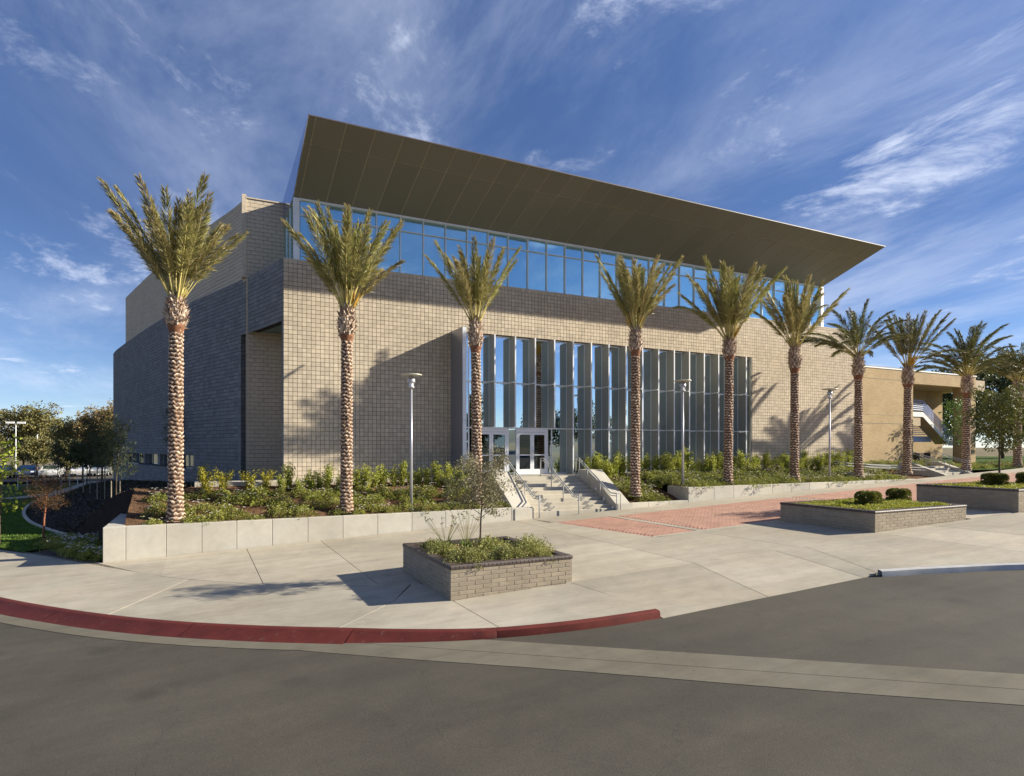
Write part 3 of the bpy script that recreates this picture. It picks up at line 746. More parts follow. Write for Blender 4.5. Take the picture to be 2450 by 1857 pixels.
sbox(MB(), WS0, WS1, .55, .6, WZ0 - .2, WZ1 + .2).build('window_back', 'inner', hall)

# upper beige drum: front face set back, curved flank
UT = 16.32; UY = 34.2; UX0 = 1.98
US = smooth_line([(2.0, 34.24), (1.45, 36.3), (.28, 39.9), (-2.5, 49.3), (-4.05, 55.0), (-5.85, 62.0)], 300)
us = np.r_[0, np.cumsum(np.hypot(*np.diff(US, axis=0).T))]
upper = part('upper_wall', *curved_core(US, us, 0, us[-1], ZT - .3, UT + .08, .45, '', '', None), 'bmortar', hall)
tag(upper, 'upper beige block wall above the shaded side wall')
cells = []; nu = int((UT + .08 - (ZT - .1)) / ch) + 1
for r in range(nu):
    z = UT + .08 - (r + 1) * ch
    for k in range(int(us[-1] / CELL)):
        p = at_s(US, us, k * CELL); p2 = at_s(US, us, (k + 1) * CELL); u = p2 - p; w = np.linalg.norm(u); u = u / w; real = (k + r) % 2 == 0
        cells.append(((p2[0] + u[1] * .022, p2[1] - u[0] * .022, z), (-u[0], -u[1]), w, JB if real else JS, JS if real else JB, 0, ch))
V, F = join_cells(cells); tag(part('blocks', V, F, 'beige', upper), kind='stuff')
back = MB().box(UX0, 4.6, UY + .022, UY + .5, 1.0, UT - .02).build('recessed_wall', 'bmortar', hall)
tag(back, 'beige smooth block wall seen in the alcove and above the roof terrace')
hbm = {}
nr = int((UT - 1.0) / ch)
for r in range(nr):
    z = UT - .02 - (r + 1) * ch; x = UX0 - (.2032 if r % 2 else 0)
    while x < 4.55:
        a = max(x, UX0); b = min(x + .4064, 4.6)
        if b - a > .05:
            key = round(b - a, 3)
            if key not in hbm:
                V1, F1 = join_cells([((0, 0, 0), (1, 0), b - a, .0045, .0045, -.009, ch)]); hbm[key] = raw_mesh('recess_block', V1, F1, 'beige')
            link('recess_block', hbm[key], back, (a - 3.3, UY + .022 - 30, z - 2.2))
        x += .4064
MB().box(UX0 - .02, 4.6, UY - .04, UY + .4, UT - .018, UT + .04).build('recess_cap', 'beige', hall)
MB().box(UX0 - .2, UX0 + .012, UY - .03, UY + .4, ZT, UT + .16).build('corner_pier', 'beige', hall)
# solid body behind so no daylight leaks
MB().prism([(4.2, 38.3), (43.3, 38.3), (43.3, 68), (-6.0, 68), (-4.0, 56), (-1.2, 46), (1.9, 36.2)], 'z', .2, UT - .3).build('hall_body', 'beige', hall)
MB().box(X1 - .3, X1, 30.41, 60, 1.0, ZT - .08).build('end_wall', 'block', hall)

# ------------------------------------------------------------------ roof
RX0, RX1 = 3.75, 39.8; P0 = np.array([30.1, 15.2]); P1 = np.array([25.5, 16.74])
sd = (P1 - P0) / np.linalg.norm(P1 - P0); sn_ = np.array([sd[1], -sd[0]]); sn_ = sn_ if sn_[1] < 0 else -sn_   # downwards normal
roof = MB().prism([(30.1, 15.2), (25.5, 16.74), (25.5, 16.80), (25.56, 16.83), (34.3, 16.42), (34.3, 15.2)], 'x', RX0, RX1).build('roof', 'soffitj', hall)
fix_normals(roof); tag(roof, 'upswept bronze panelled canopy roof')
for xx, s_ in ((RX0, -1), (RX1, 1)):
    m = MB().prism([(30.05, 15.24), (25.52, 16.755), (25.56, 16.83), (34.3, 16.42), (34.3, 15.24)], 'x', xx + (0 if s_ > 0 else -.025), xx + (.025 if s_ > 0 else 0))
    fix_normals(m.build('roof_end_panel', 'roofm', roof))
MB().box(RX0 - .03, RX1 + .03, 25.475, 25.497, 16.745, 16.79).build('roof_edge_trim', 'coping', roof)
MP = [3.93] + [5.21 + 1.19 * i for i in range(29)] + [39.62]
jx = [RX0] + [4.02 + 1.193 * i for i in range(30)] + [RX1]
Ls = np.linalg.norm(P1 - P0); jt = [0.0, Ls * .70, Ls]
for i in range(len(jx) - 1):
    for j in range(2):
        a, b, c, d = jx[i] + .013, jx[i + 1] - .013, jt[j] + .013, jt[j + 1] - (.013 if j == 0 else 0)
        q = [P0 + sd * c, P0 + sd * d]; q += [q[1] + sn_ * .012, q[0] + sn_ * .012]
        fix_normals(MB().prism([tuple(p) for p in q], 'x', a, b).build('soffit_panel', 'soffit', roof))

# ------------------------------------------------------------------ clerestory
cl = MB()
cl.box(RX0 + .0, RX0 + .26, 30.02, 30.3, ZT + .021, 15.17)
cl.box(39.58, 39.86, 30.02, 30.3, ZT + .021, 15.17)
cl.build('end_post', 'alum', hall)
for i in range(len(MP) - 1):
    a, b = MP[i] + (.1 if i == 0 else 0), MP[i + 1]
    if i == len(MP) - 2: b = 39.58
    for z0, z1 in ((ZT + .05, 14.40), (14.45, 15.10)):
        MB().box(a + .02, b - .02, 30.15, 30.165, z0, z1).build('clerestory_pane', 'cglass', hall)
    if 0 < i: MB().box(MP[i] - .021, MP[i] + .021, 30.06, 30.22, ZT + .021, 15.16).build('clerestory_mullion', 'alum', hall)
MB().box(RX0 + .26, 39.58, 30.07, 30.2, 14.408, 14.442).build('clerestory_transom', 'alum', hall)
MB().box(RX0 + .26, 39.58, 30.05, 30.2, 15.10, 15.19).build('clerestory_head', 'alum', hall)
MB().box(RX0 + .26, 39.58, 30.07, 30.2, ZT + .021, ZT + .05).build('clerestory_sill', 'alum', hall)
# glazed return at the left end
for y0, y1 in ((30.34, 31.6), (31.66, 32.9), (32.96, 34.15)):
    MB().box(RX0 + .03, RX0 + .045, y0, y1, ZT + .03, 15.2).build('clerestory_pane', 'cglass', hall)
for y in (31.63, 32.93):
    MB().box(RX0, RX0 + .1, y - .028, y + .028, ZT + .021, 15.2).build('clerestory_mullion', 'alum', hall)
# lobby seen through the glass
MB().box(4.05, X1 - .35, 30.42, 38.2, 2.0, 2.18).build('lobby_floor', 'floor', hall)
MB().box(4.05, X1 - .35, 38.0, 38.25, 2.18, 15.3).build('lobby_back_wall', 'inner', hall)
MB().box(4.05, 39.7, 30.25, 38.0, 15.02, 15.18).build('lobby_ceiling', 'ceil', hall)
MB().box(39.9, 40.1, 30.45, 38.0, 2.18, ZT).build('lobby_side_wall', 'inner', hall)
for y0, y1 in ((30.34, 31.6), (31.66, 32.9), (32.96, 34.15), (34.21, 36.0)):
    MB().box(39.70, 39.715, y0, y1, ZT + .03, 15.02).build('clerestory_pane', 'cglass', hall)
for y in (31.63, 32.93, 34.18): MB().box(39.66, 39.76, y - .028, y + .028, ZT + .021, 15.02).build('clerestory_mullion', 'alum', hall)
MB().box(4.1, 39.6, 36.0, 36.2, 12.2, 15.0).build('upper_lobby_wall', 'white', hall)
MB().box(4.1, 39.6, 30.45, 36.0, 12.0, 12.19).build('upper_lobby_floor', 'ceil', hall)
MB().box(RX0 + .3, RX0 + .45, 34.6, 38.0, 2.18, 15.3).build('lobby_side_wall', 'inner', hall)
for i in range(24):
    MB().box(5.5 + i * 1.4, 5.53 + i * 1.4, 30.5, 37.9, 15.005, 15.018).build('ceiling_joint', 'fin', hall)
for i in range(8):
    MB().box(6 + i * 4.3, 6.5 + i * 4.3, 35.2, 35.7, 2.18, 15.0).build('lobby_column', 'ceil', hall)
MB().box(4.1, 39.8, 34.5, 37.9, 7.1, 7.45).build('lobby_balcony', 'ceil', hall)

# ------------------------------------------------------------------ entrance glazing
MB().box(11.41, 11.62, 28.4, 30.40, 2.2, 9.62).build('portal_jamb', 'jamb', hall, bevel=.008)
MB().box(11.412, 11.618, 28.385, 28.398, 2.22, 5.0).build('portal_trim', 'alum', hall)
MB().box(11.412, 11.618, 28.385, 28.398, 5.01, 7.3).build('portal_trim', 'alum', hall)
MB().box(11.412, 11.618, 28.385, 28.398, 7.31, 9.6).build('portal_trim', 'alum', hall)
GX = [11.62, 12.47] + [13.67 + 1.2015 * i for i in range(16)] + [OX1 - .04]
TZ = [2.2, 4.73, 7.15, 9.6]
GYf = 30.2
for i in range(len(GX) - 1):
    for j in range(3):
        if j == 0 and 12.6 < (GX[i] + GX[i + 1]) / 2 < 17.3: continue
        MB().box(GX[i] + .03, GX[i + 1] - .03, GYf, GYf + .015, TZ[j] + .04, TZ[j + 1] - .04).build('entrance_pane', 'glass', hall)
for j, z in enumerate(TZ[1:]):
    MB().box(11.62, OX1 - .02, GYf - .05, GYf + .06, z - .035, z + .035).build('entrance_transom', 'alum', hall)
MB().box(17.3, OX1 - .02, GYf - .04, GYf + .06, 2.2, 2.27).build('entrance_sill', 'alum', hall)
for i, x in enumerate(GX[1:-1]):
    low = 2.2 if x > 17.5 or x < 12.6 else 4.77
    MB().box(x - .03, x + .03, GYf - .03, GYf + .08, low, 9.56).build('entrance_mullion', 'alum', hall)
    if i == 0: continue
    for z0, z1 in ((2.22, 4.69), (4.765, 7.11), (7.19, 9.6)):
        if z0 < 3 and x < 18: continue
        f = MB().box(x - .032, x + .032, 29.52, GYf - .032, z0, z1).build('sun_fin', 'fin', hall)
        MB().box(x - .036, x + .036, 29.495, 29.519, z0, z1).build('fin_edge', 'alum', f)
    for z in (4.73, 7.15):
        if z < 5 and x < 18: continue
        MB().box(x - .12, x + .05, 29.50, GYf - .052, z - .022, z + .022).build('fin_shelf', 'alum', hall)
# doors
def door_pair(x0, x1):
    d = MB(); d.box(x0, x0 + .09, GYf - .06, GYf + .07, 2.2, 4.69); d.box(x1 - .09, x1, GYf - .06, GYf + .07, 2.2, 4.69); d.box(x0 + .09, x1 - .09, GYf - .06, GYf + .07, 4.52, 4.69)
    fr = d.build('door_frame', 'alum', hall); xm = (x0 + x1) / 2
    for a, b, s_ in ((x0 + .095, xm - .006, 1), (xm + .006, x1 - .095, -1)):
        m = MB(); m.box(a, a + .11, GYf - .045, GYf + .01, 2.215, 4.505); m.box(b - .11, b, GYf - .045, GYf + .01, 2.215, 4.505)
        m.box(a + .11, b - .11, GYf - .045, GYf + .01, 2.215, 2.5); m.box(a + .11, b - .11, GYf - .045, GYf + .01, 4.38, 4.505)
        lf = m.build('door', 'alum', hall)
        MB().box(a + .11, b - .11, GYf - .022, GYf - .012, 2.5, 4.38).build('door_glass', 'dglass', lf)
        MB().box(a + .11, b - .11, GYf - .044, GYf - .024, 3.24, 3.30).build('push_bar', 'alum', lf)
        hx = b - .055 if s_ > 0 else a + .055
        MB().tube([(hx, GYf - .046, 3.1), (hx, GYf - .12, 3.1), (hx, GYf - .12, 3.5), (hx, GYf - .046, 3.5)], .014, 6).build('handle', 'steel', lf)
door_pair(12.74, 14.78); door_pair(15.24, 17.22)
for a, b in ((14.80, 15.22), (17.24, 17.45), (17.5, 18.43)):
    MB().box(a, b, GYf - .01, GYf + .005, 2.24, 4.69).build('entrance_pane', 'glass', hall)
MB().box(17.45, 17.5, GYf - .04, GYf + .06, 2.27, 4.69).build('entrance_mullion', 'alum', hall)
# base ledge / landing
MB().box(-.3, 11.35, 28.75, 29.99, 1.4, 2.22).build('base_ledge', 'stepc', hall, bevel=.015)
MB().box(18.7, 43.4, 29.2, 29.99, 1.4, 2.20).build('base_ledge', 'stepc', hall, bevel=.015)

# ------------------------------------------------------------------ entrance stair
stair = empty('entrance_stair', (15.5, 24.5, .6), 'concrete entrance steps with sloping side walls below the glass doors', 'stair')
NS = 10; rise = (2.2 - .62) / NS; run = .352; YT = 24.62
MB().box(11.36, 18.65, 27.78, 30.19, 1.2, 2.2).build('landing', 'stepc', stair, bevel=.012)
for i in range(NS - 1):
    z = .62 + rise * (i + 1); y = YT + run * i
    MB().box(13.2, 17.75, y, y + run + .06 if i < NS - 2 else 27.778, .1 if i == 0 else z - rise - .02, z).build('step', 'stepc', stair, bevel=.012)
for x0, x1 in ((12.25, 13.198), (17.752, 18.6)):
    MB().prism([(24.36, .2), (24.36, .99), (24.55, .99), (26.9, 2.53), (27.9, 2.53), (27.9, .2)], 'x', x0, x1).build('cheek_wall', 'wallc', stair, bevel=.015)
for y, z in ((26.15, 1.62), (25.45, 1.16), (24.72, .78)):
    m = MB().tube([(17.70, y, z), (17.754, y, z)], .10, 16); o = m.build('step_light', 'steel', stair)
    MB().tube([(17.692, y, z), (17.699, y, z)], .065, 14).build('light_lens', 'lens', o)
def rail(name, x, label, loop=0):
    r = empty(name, (x, 24.3, gx(x)), label, 'handrail', 'entrance stair handrails')
    for dz, rr, nm in ((0, .03, 'top_rail'), (-.12, .022, 'lower_rail')):
        MB().tube([(x, 27.95, 3.13 + dz), (x, 27.6, 3.13 + dz), (x, 24.76, 1.5 + dz), (x, 24.25, 1.5 + dz)], rr, 8).build(nm, 'steel', r, smooth=True)
    for y, zb, zt in ((27.9, 2.2, 3.12), (26.8, 1.70, 2.66), (25.65, 1.06, 2.0), (24.27, gx(x), 1.5)):
        MB().tube([(x, y, zb - .05), (x, y, zt)], .026, 8).build('post', 'steel', r, smooth=True)
        MB().tube([(x, y, zb), (x, y, zb + .012)], .05, 10).build('base_plate', 'steel', r)
    if loop:
        MB().tube([(x + loop * .0, 24.27, 1.5), (x + loop * .22, 24.27, 1.5), (x + loop * .22, 24.27, gx(x))], .02, 8).build('return_loop', 'steel', r, smooth=True)
        MB().tube([(x + loop * .22, 27.9, 2.2), (x + loop * .22, 27.9, 3.13), (x, 27.9, 3.13)], .02, 8).build('return_loop', 'steel', r, smooth=True)
rail('handrail', 13.42, 'steel handrail on the left side of the entrance steps, nearest the bronze-leaved tree', .14)
rail('handrail', 15.5, 'steel handrail down the middle of the entrance steps')
rail('handrail', 17.62, 'steel handrail on the right side of the entrance steps', 1)

# ------------------------------------------------------------------ retaining walls
def panel_wall(name, label, xs_, y0, y1, top, zb, gap=.012, ret=None):
    w = empty(name, (xs_[0], y0, gx(xs_[0])), label, 'wall', None)
    for a, b in zip(xs_, xs_[1:]):
        t = top if not callable(top) else top((a + b) / 2)
        MB().box(a + gap / 2, b - gap / 2, y0, y1, gx(a) - .2, t).build('wall_panel', 'wallc', w, bevel=.012)
    MB().box(xs_[0] + .05, xs_[-1] - .05, y0 + .04, y1 - .02, gx(xs_[0]) - .2, (top if not callable(top) else top(xs_[0])) - .02).build('wall_core', 'joint', w)
    return w
rw = panel_wall('retaining_wall', 'long low pitted concrete panel wall below the rose bed left of the steps', [-2.95, -2.3, -1.12, -.02, 1.1, 2.3, 3.55, 4.85, 6.2, 7.6, 9.05, 10.55, 12.1, 12.9, 13.18], 24.4, 24.72, 1.04, 0)
for a, b in ((24.73, 26.3), (26.312, 27.9), (27.912, 29.5), (29.512, 31.2)):
    MB().box(-2.95, -2.38, a, b, -.4, 1.03).build('return_panel', 'wallc', rw, bevel=.012)
panel_wall('retaining_wall', 'concrete panel wall right of the steps, taller, running along the brick walk', [22.16, 23.9, 25.3, 26.75, 28.2, 29.7, 31.2, 32.8, 34.4, 36.0, 37.7, 39.4, 41.2], 24.4, 24.7, 1.65, 0)
lk = panel_wall('retaining_wall', 'low concrete edging between the steps and the lamp footing', [18.62, 19.6, 20.9, 22.15], 24.4, 24.6, 1.0, 0)
MB().box(22.16, 22.5, 24.71, 26.0, .6, 1.648).build('return_panel', 'wallc', lk, bevel=.012)

# ------------------------------------------------------------------ planting beds
def bed(name, x0, x1, y0, y1, zf, mat, d=.25):
    nx_, ny_ = int((x1 - x0) / d) + 2, int((y1 - y0) / d) + 2
    return sheet(name, x0, x1, y0, y1, lambda x, y: zf(x, y) + .045 * wobble(3 * x, 3 * y), mat, nx_, ny_)
def bed_left_z(x, y):
    t = min(max((y - 24.75) / 3.9, 0), 1); return .93 + 1.12 * t ** .9
def bed_right_z(x, y):
    t = min(max((y - 24.7) / 4.2, 0), 1); lo = .9 if x < 22.2 else 1.52
    return lo + (2.1 - lo) * t
bed('rose_bed', -2.4, 12.24, 24.73, 28.76, bed_left_z, 'mulch')
bed('rose_bed', 18.61, 22.17, 24.6, 29.2, bed_right_z, 'mulch')
bed('rose_bed', 22.5, 41.2, 24.71, 29.2, bed_right_z, 'mulch')
# shaded slope left of the hall, from lawn edging up to the wall
CE = smooth_line([(-3.05, 24.9), (-3.6, 28.2), (-4.4, 31.2), (-5.3, 33.2), (-6.5, 35.8), (-7.8, 39.2), (-8.9, 43.4), (-9.6, 47.6), (-9.9, 52), (-9.6, 60), (-9.5, 70)], 80)
def lawn_z(x, y): return -.24 + .012 * (y - 27) if y > 27 else -.24 + (27 - y) * 0
WLn = np.array([swp(s, -.02) for s in np.linspace(0, SL - .2, 80)])
WLn = np.vstack([np.c_[np.full(14, -2.4), np.linspace(25.0, 28.6, 14)], np.c_[np.linspace(-2.4, 3.2, 10), np.linspace(28.8, 30, 10)], WLn[::80 // 57][:57]])[:80]
V = []; nr = 14
for i in range(80):
    a = CE[i]; b = WLn[min(i, len(WLn) - 1)]
    zb_ = .95 if i < 14 else (2.0 if i < 24 else 2.0 - 1.0 * (i - 24) / 55)
    for j in range(nr):
        t = j / (nr - 1); p = a + (b - a) * t; h = math.sin(t * math.pi / 2) ** 1.15
        z0_ = lawn_z(*a) - .02; V.append((p[0], p[1], z0_ + (zb_ - z0_) * h + .05 * wobble(2 * p[0], 2 * p[1])))
F = np.array([(i * nr + j, i * nr + j + 1, (i + 1) * nr + j + 1, (i + 1) * nr + j) for i in range(79) for j in range(nr - 1)])
SLV = np.array(V).reshape(80, nr, 3)
tag(part('planted_slope', V, F[:, ::-1], 'slope', smooth=True), kind='structure')
def strip_abs(name, L, prof, mat, zf):
    T = np.gradient(L, axis=0); T /= np.linalg.norm(T, axis=1)[:, None]; N = np.c_[-T[:, 1], T[:, 0]]; m = len(prof); V = []
    for i in range(len(L)):
        for o_, dz in prof: p = L[i] + N[i] * o_; V.append((p[0], p[1], zf(*L[i]) + dz))
    F = np.array([(i * m + j, (i + 1) * m + j, (i + 1) * m + j + 1, i * m + j + 1) for i in range(len(L) - 1) for j in range(m - 1)])
    return tag(part(name, V, F, mat), kind='structure')
strip_abs('lawn_edging', CE[14:], [(-.02, -.1), (-.02, .07), (.14, .07), (.14, -.1)], 'stepc', lawn_z)
lv = [tuple(p) for p in CE[18:]] + [(-14, 70), (-40, 70), (-40, 60), (-15, 45), (-11, 37.2), (-7.05, 30.5), (-6.0, 28.9), (-4.2, 31.4)]
bm = bmesh.new(); f = bm.faces.new([bm.verts.new((x, y, lawn_z(x, y) + .0)) for x, y in lv]); bmesh.ops.triangulate(bm, faces=[f]); bmesh.ops.recalc_face_normals(bm, faces=bm.faces)
me = bpy.data.meshes.new('lawn'); bm.to_mesh(me); bm.free(); me.materials.append(MT['lawn']); tag(link('lawn', me), kind='structure')
from mathutils import geometry as mgeo
def inside(p, poly):
    c = False; n = len(poly)
    for i in range(n):
        (x0, y0), (x1, y1) = poly[i], poly[i - 1]
        if (y0 > p[1]) != (y1 > p[1]) and p[0] < (x1 - x0) * (p[1] - y0) / (y1 - y0) + x0: c = not c
    return c
def grass(name, poly, n, zf, label, hmin=.03, hmax=.08):
    P = np.array(poly); lo, hi = P.min(0), P.max(0); pts = []
    while len(pts) < n:
        p = rng.uniform(lo, hi)
        if inside(p, poly): pts.append(p)
    pts = np.array(pts); a = rng.uniform(0, 6.28, n); h = rng.uniform(hmin, hmax, n); w = rng.uniform(.006, .014, n) * 1.6; z = np.array([zf(*p) for p in pts])
    dx, dy = np.cos(a) * w, np.sin(a) * w; lean = rng.normal(0, .03, (n, 2))
    V = np.stack([np.c_[pts[:, 0] - dx, pts[:, 1] - dy, z - .01], np.c_[pts[:, 0] + dx, pts[:, 1] + dy, z - .01], np.c_[pts[:, 0] + lean[:, 0], pts[:, 1] + lean[:, 1], z + h]], 1).reshape(-1, 3)
    return tag(part(name, V, np.arange(3 * n).reshape(-1, 3), 'grass'), label, 'grass', kind='stuff')
near_lawn = [tuple(p) for p in CE[18:52]] + [(-14, 46), (-11, 37.2), (-7.05, 30.5), (-6.0, 28.9), (-4.2, 31.4)]
grass('grass', near_lawn, 26000, lawn_z, 'short green grass on the shaded lawn left of the hall', .03, .09)

# ------------------------------------------------------------------ foliage helpers
def leaf_quads(P, D, L, Wd, roll=None, fold=.25):
    """kite-shaped leaves at points P growing along D"""
    n = len(P); D = D / (np.linalg.norm(D, axis=1)[:, None] + 1e-9); L = np.broadcast_to(L, n)[:, None]; Wd = np.broadcast_to(Wd, n)[:, None]
    up_ = rng.normal(0, 1, (n, 3)) if roll is None else roll
    S_ = np.cross(D, up_); S_ /= np.linalg.norm(S_, axis=1)[:, None] + 1e-9; N = np.cross(S_, D)
    a = P; b = P + D * L * .45 + S_ * Wd * .5 + N * L * fold * .3; c = P + D * L; d = P + D * L * .45 - S_ * Wd * .5 + N * L * fold * .3
    V = np.stack([a, b, c, d], 1).reshape(-1, 3); return V, np.arange(4 * n).reshape(-1, 4)
def ball(n, r=(1, 1, 1), shell=.55):
    d = rng.normal(0, 1, (n, 3)); d /= np.linalg.norm(d, axis=1)[:, None]
    q = (shell + (1 - shell) * rng.uniform(0, 1, n) ** .6)[:, None]; return d * q * np.array(r), d
def clumped(nc, n, size, cr, leafL, leafW, flat=1.0, bottom=-.6, dirup=.3):
    """leaf clumps spread through an ellipsoid: returns leaf mesh arrays"""
    C_, _ = ball(nc * 2, size, .35); C_ = C_[C_[:, 2] > bottom * size[2]][:nc]; PP, DD = [], []
    for c in C_:
        k = rng.uniform(.65, 1.3); p, d = ball(n, (cr * k, cr * k, cr * k * flat), .3); PP.append(p + c); d = d + np.array([0, 0, dirup]) + rng.normal(0, .35, d.shape); DD.append(d)
    P = np.vstack(PP); D = np.vstack(DD); m = len(P)
    return leaf_quads(P, D, leafL * rng.uniform(.6, 1.3, m), leafW * rng.uniform(.7, 1.2, m))
def cat(*a):
    V, F = [], []; n = 0
    for v, f in a: V.append(v); F.append(f + n); n += len(v)
    return np.vstack(V), np.vstack(F)

# upright boxwood-like shrubs
def upright_shrub(h, w, nl):
    st = []; k = 9
    PP, DD = [], []
    for i in range(k):
        a = rng.uniform(0, 6.28); tip = np.array([math.cos(a) * w * rng.uniform(.2, .9), math.sin(a) * w * rng.uniform(.2, .9), h * rng.uniform(.6, 1.05)])
        t = rng.uniform(.05, 1, nl // k); p = tip[None] * t[:, None] * np.array([1, 1, 1]); p = p + rng.normal(0, .055, p.shape); d = rng.normal(0, 1, p.shape) + np.array([0, 0, .9])
        PP.append(p); DD.append(d)
    P, D = np.vstack(PP), np.vstack(DD); return leaf_quads(P, D, rng.uniform(.045, .085, len(P)), rng.uniform(.03, .05, len(P)))
def low_bush(w, h, nl, leaf=.06):
    P, d = ball(nl, (w, w, h), .5); P[:, 2] = np.abs(P[:, 2]); D = d + rng.normal(0, .5, d.shape) + np.array([0, 0, .4])
    k = 1 + .35 * np.sin(5 * np.arctan2(P[:, 1], P[:, 0]) + rng.uniform(0, 6)); P[:, :2] *= k[:, None]; P[:, 2] *= .75 + .35 * rng.uniform(0, 1, nl)
    return leaf_quads(P, D, leaf * rng.uniform(.6, 1.3, nl), leaf * .6 * rng.uniform(.7, 1.2, nl))
def petals(w, h, n):
    a = rng.uniform(0, 6.28, n); r = w * rng.uniform(.2, 1.05, n); c = np.c_[r * np.cos(a), r * np.sin(a), h * rng.uniform(.55, 1.1, n)]
    P = np.repeat(c, 5, 0); ang = np.tile(np.arange(5) * 1.257, n); D = np.c_[np.cos(ang), np.sin(ang), np.full(5 * n, .5)]
    return leaf_quads(P, D, .06, .05, roll=np.tile([0, 0, 1.], (5 * n, 1)))
HEDGE = [raw_mesh('foliage', *upright_shrub(*a), 'hedge') for a in ((.75, .26, 900), (.95, .3, 1100), (.6, .28, 800), (.85, .36, 1200))]
HEDGEY = [raw_mesh('foliage', *upright_shrub(1.05, .5, 1300), 'hedgey'), raw_mesh('foliage', *upright_shrub(.85, .42, 900), 'hedgey')]
ROSE = [raw_mesh('foliage', *low_bush(*a), 'rose') for a in ((.42, .38, 800), (.5, .45, 1000), (.36, .3, 640), (.55, .35, 900))]
PETAL = [raw_mesh('flowers', *petals(.42, .4, k), 'petal') for k in (5, 9, 3, 13)]
stem_me = MB(); [stem_me.tube([(0, 0, -.1), (math.cos(a) * .12, math.sin(a) * .12, .3)], .008, 5) for a in (0, 2, 4)]
STEM = raw_mesh('stem', stem_me.v, stem_me.f, 'wood')
def plant(name, loc, label, cat_, group, fol, stem=True, flowers=None, sc=1.0, rz=None):
    o = empty(name, loc, label, cat_, group, rng.uniform(0, 6.28) if rz is None else rz); o.scale = (sc,) * 3
    link('foliage', fol, o)
    if stem: link('stem', STEM, o)
    if flowers is not None: tag(link('flowers', flowers, o), kind='stuff')
    return o
x = -.7; i = 0
for x in (-.55, .75, 1.0):
    pass
yel = [(.15, 27.7), (.75, 27.95), (1.75, 27.8), (2.4, 27.95)]
lab = ['broad yellow-leaved shrub at the left end of the shrub row, by the first palm', 'second yellow shrub from the left in the row before the dark wall', 'yellow-green shrub before the alcove, third from the left of the row', 'yellow-green shrub just left of the sunlit wall corner']
for (x, y), l_, k in zip(yel, lab, (0, 1, 1, 1)):
    plant('upright_shrub', (x, y, bed_left_z(x, y) - .03), l_, 'shrub', 'upright shrubs along the wall', HEDGEY[k], sc=1.2 if k == 0 else 1.05)
hx = [2.95, 3.3, 3.75, 4.15, 4.55, 4.9, 5.4, 5.75, 6.2, 6.6, 7.0, 7.4, 7.85, 8.25, 8.7, 9.05, 9.5, 9.9, 10.35, 10.7, 11.1, 11.5, 11.9]
for k, x in enumerate(hx):
    y = 27.9 + rng.uniform(-.3, .3)
    plant('upright_shrub', (x, y, bed_left_z(x, y) - .03), '%s green shrub from the left in the row before the sunlit block wall' % nth(k), 'shrub', 'upright shrubs left of the steps', HEDGE[k % 4], sc=rng.uniform(.95, 1.25))
x = 18.95; k = 0
while x < 40.5:
    y = 28.5 + rng.uniform(-.25, .25)
    plant('upright_shrub', (x, y, bed_right_z(x, y) - .03), '%s green shrub from the steps in the hedge below the fins' % nth(k), 'shrub', 'upright shrubs right of the steps', HEDGE[k % 4], sc=rng.uniform(1.25, 1.65))
    x += rng.uniform(.42, .62); k += 1
n = 0
occ = []
def spread(x0, x1, y0, y1, n, dmin):
    out = []; tries = 0
    while len(out) < n and tries < 8000:
        p = (rng.uniform(x0, x1), rng.uniform(y0, y1)); tries += 1
        if all((p[0] - q[0]) ** 2 + (p[1] - q[1]) ** 2 > dmin ** 2 for q in out): out.append(p)
    return out
def rose_rows(x0, x1, rows, step, zf, bed_name, where, smin, smax, skip=lambda x, y: False, gaps=.06):
    for y0_, rn in rows:
        x = x0 + rng.uniform(0, .3); i = 0
        while x < x1:
            y = y0_ + rng.uniform(-.2, .2)
            if not skip(x, y) and rng.uniform() > gaps:
                plant('rose_bush', (x, y, zf(x, y) - .04), '%s rose bush from the left, %s row, bed %s' % (nth(i), rn, where), 'rose bush', bed_name, ROSE[int(rng.integers(0, 4))], flowers=PETAL[int(rng.integers(0, 4))], sc=rng.uniform(smin, smax)); i += 1
            x += step * rng.uniform(.8, 1.25)
rose_rows(-1.7, 12.0, ((25.08, 'front'), (25.8, 'second'), (26.55, 'third'), (27.25, 'back')), .68, bed_left_z, 'rose bushes left of the steps', 'left of the steps', .75, 1.25, gaps=.12)
rose_rows(18.95, 41.0, ((25.05, 'front'), (25.95, 'second'), (26.9, 'third'), (27.75, 'back')), .74, bed_right_z, 'rose bushes right of the steps', 'right of the steps', 1.0, 1.5, lambda x, y: 22.0 < x < 22.7 and y < 26.2)
for k, (x, y) in enumerate([(-3.5 - rng.uniform(0, 1) * .28 * (q * .16), 25.1 + q * .165) for q in range(30)]):
    for e in range(2):
        xx = x - e * .5 * (k / 30) - rng.uniform(0, .3); 
        if xx < -3.05 - (y - 24.5) * .62 + .25: xx = -3.05 - (y - 24.5) * .62 + .3 + rng.uniform(0, .4)
        zz = -.14 + .02 * (y - 24.9)
        plant('rose_bush', (xx, y, zz), '%s white-flowered bush from the front, %s row, shaded beside the concrete wall end' % (nth(k), ('near', 'far')[e]), 'rose bush', 'shaded rose bushes at the wall end', ROSE[(k + e) % 4], flowers=PETAL[int(rng.integers(0, 4))], sc=rng.uniform(.6, 1.0))
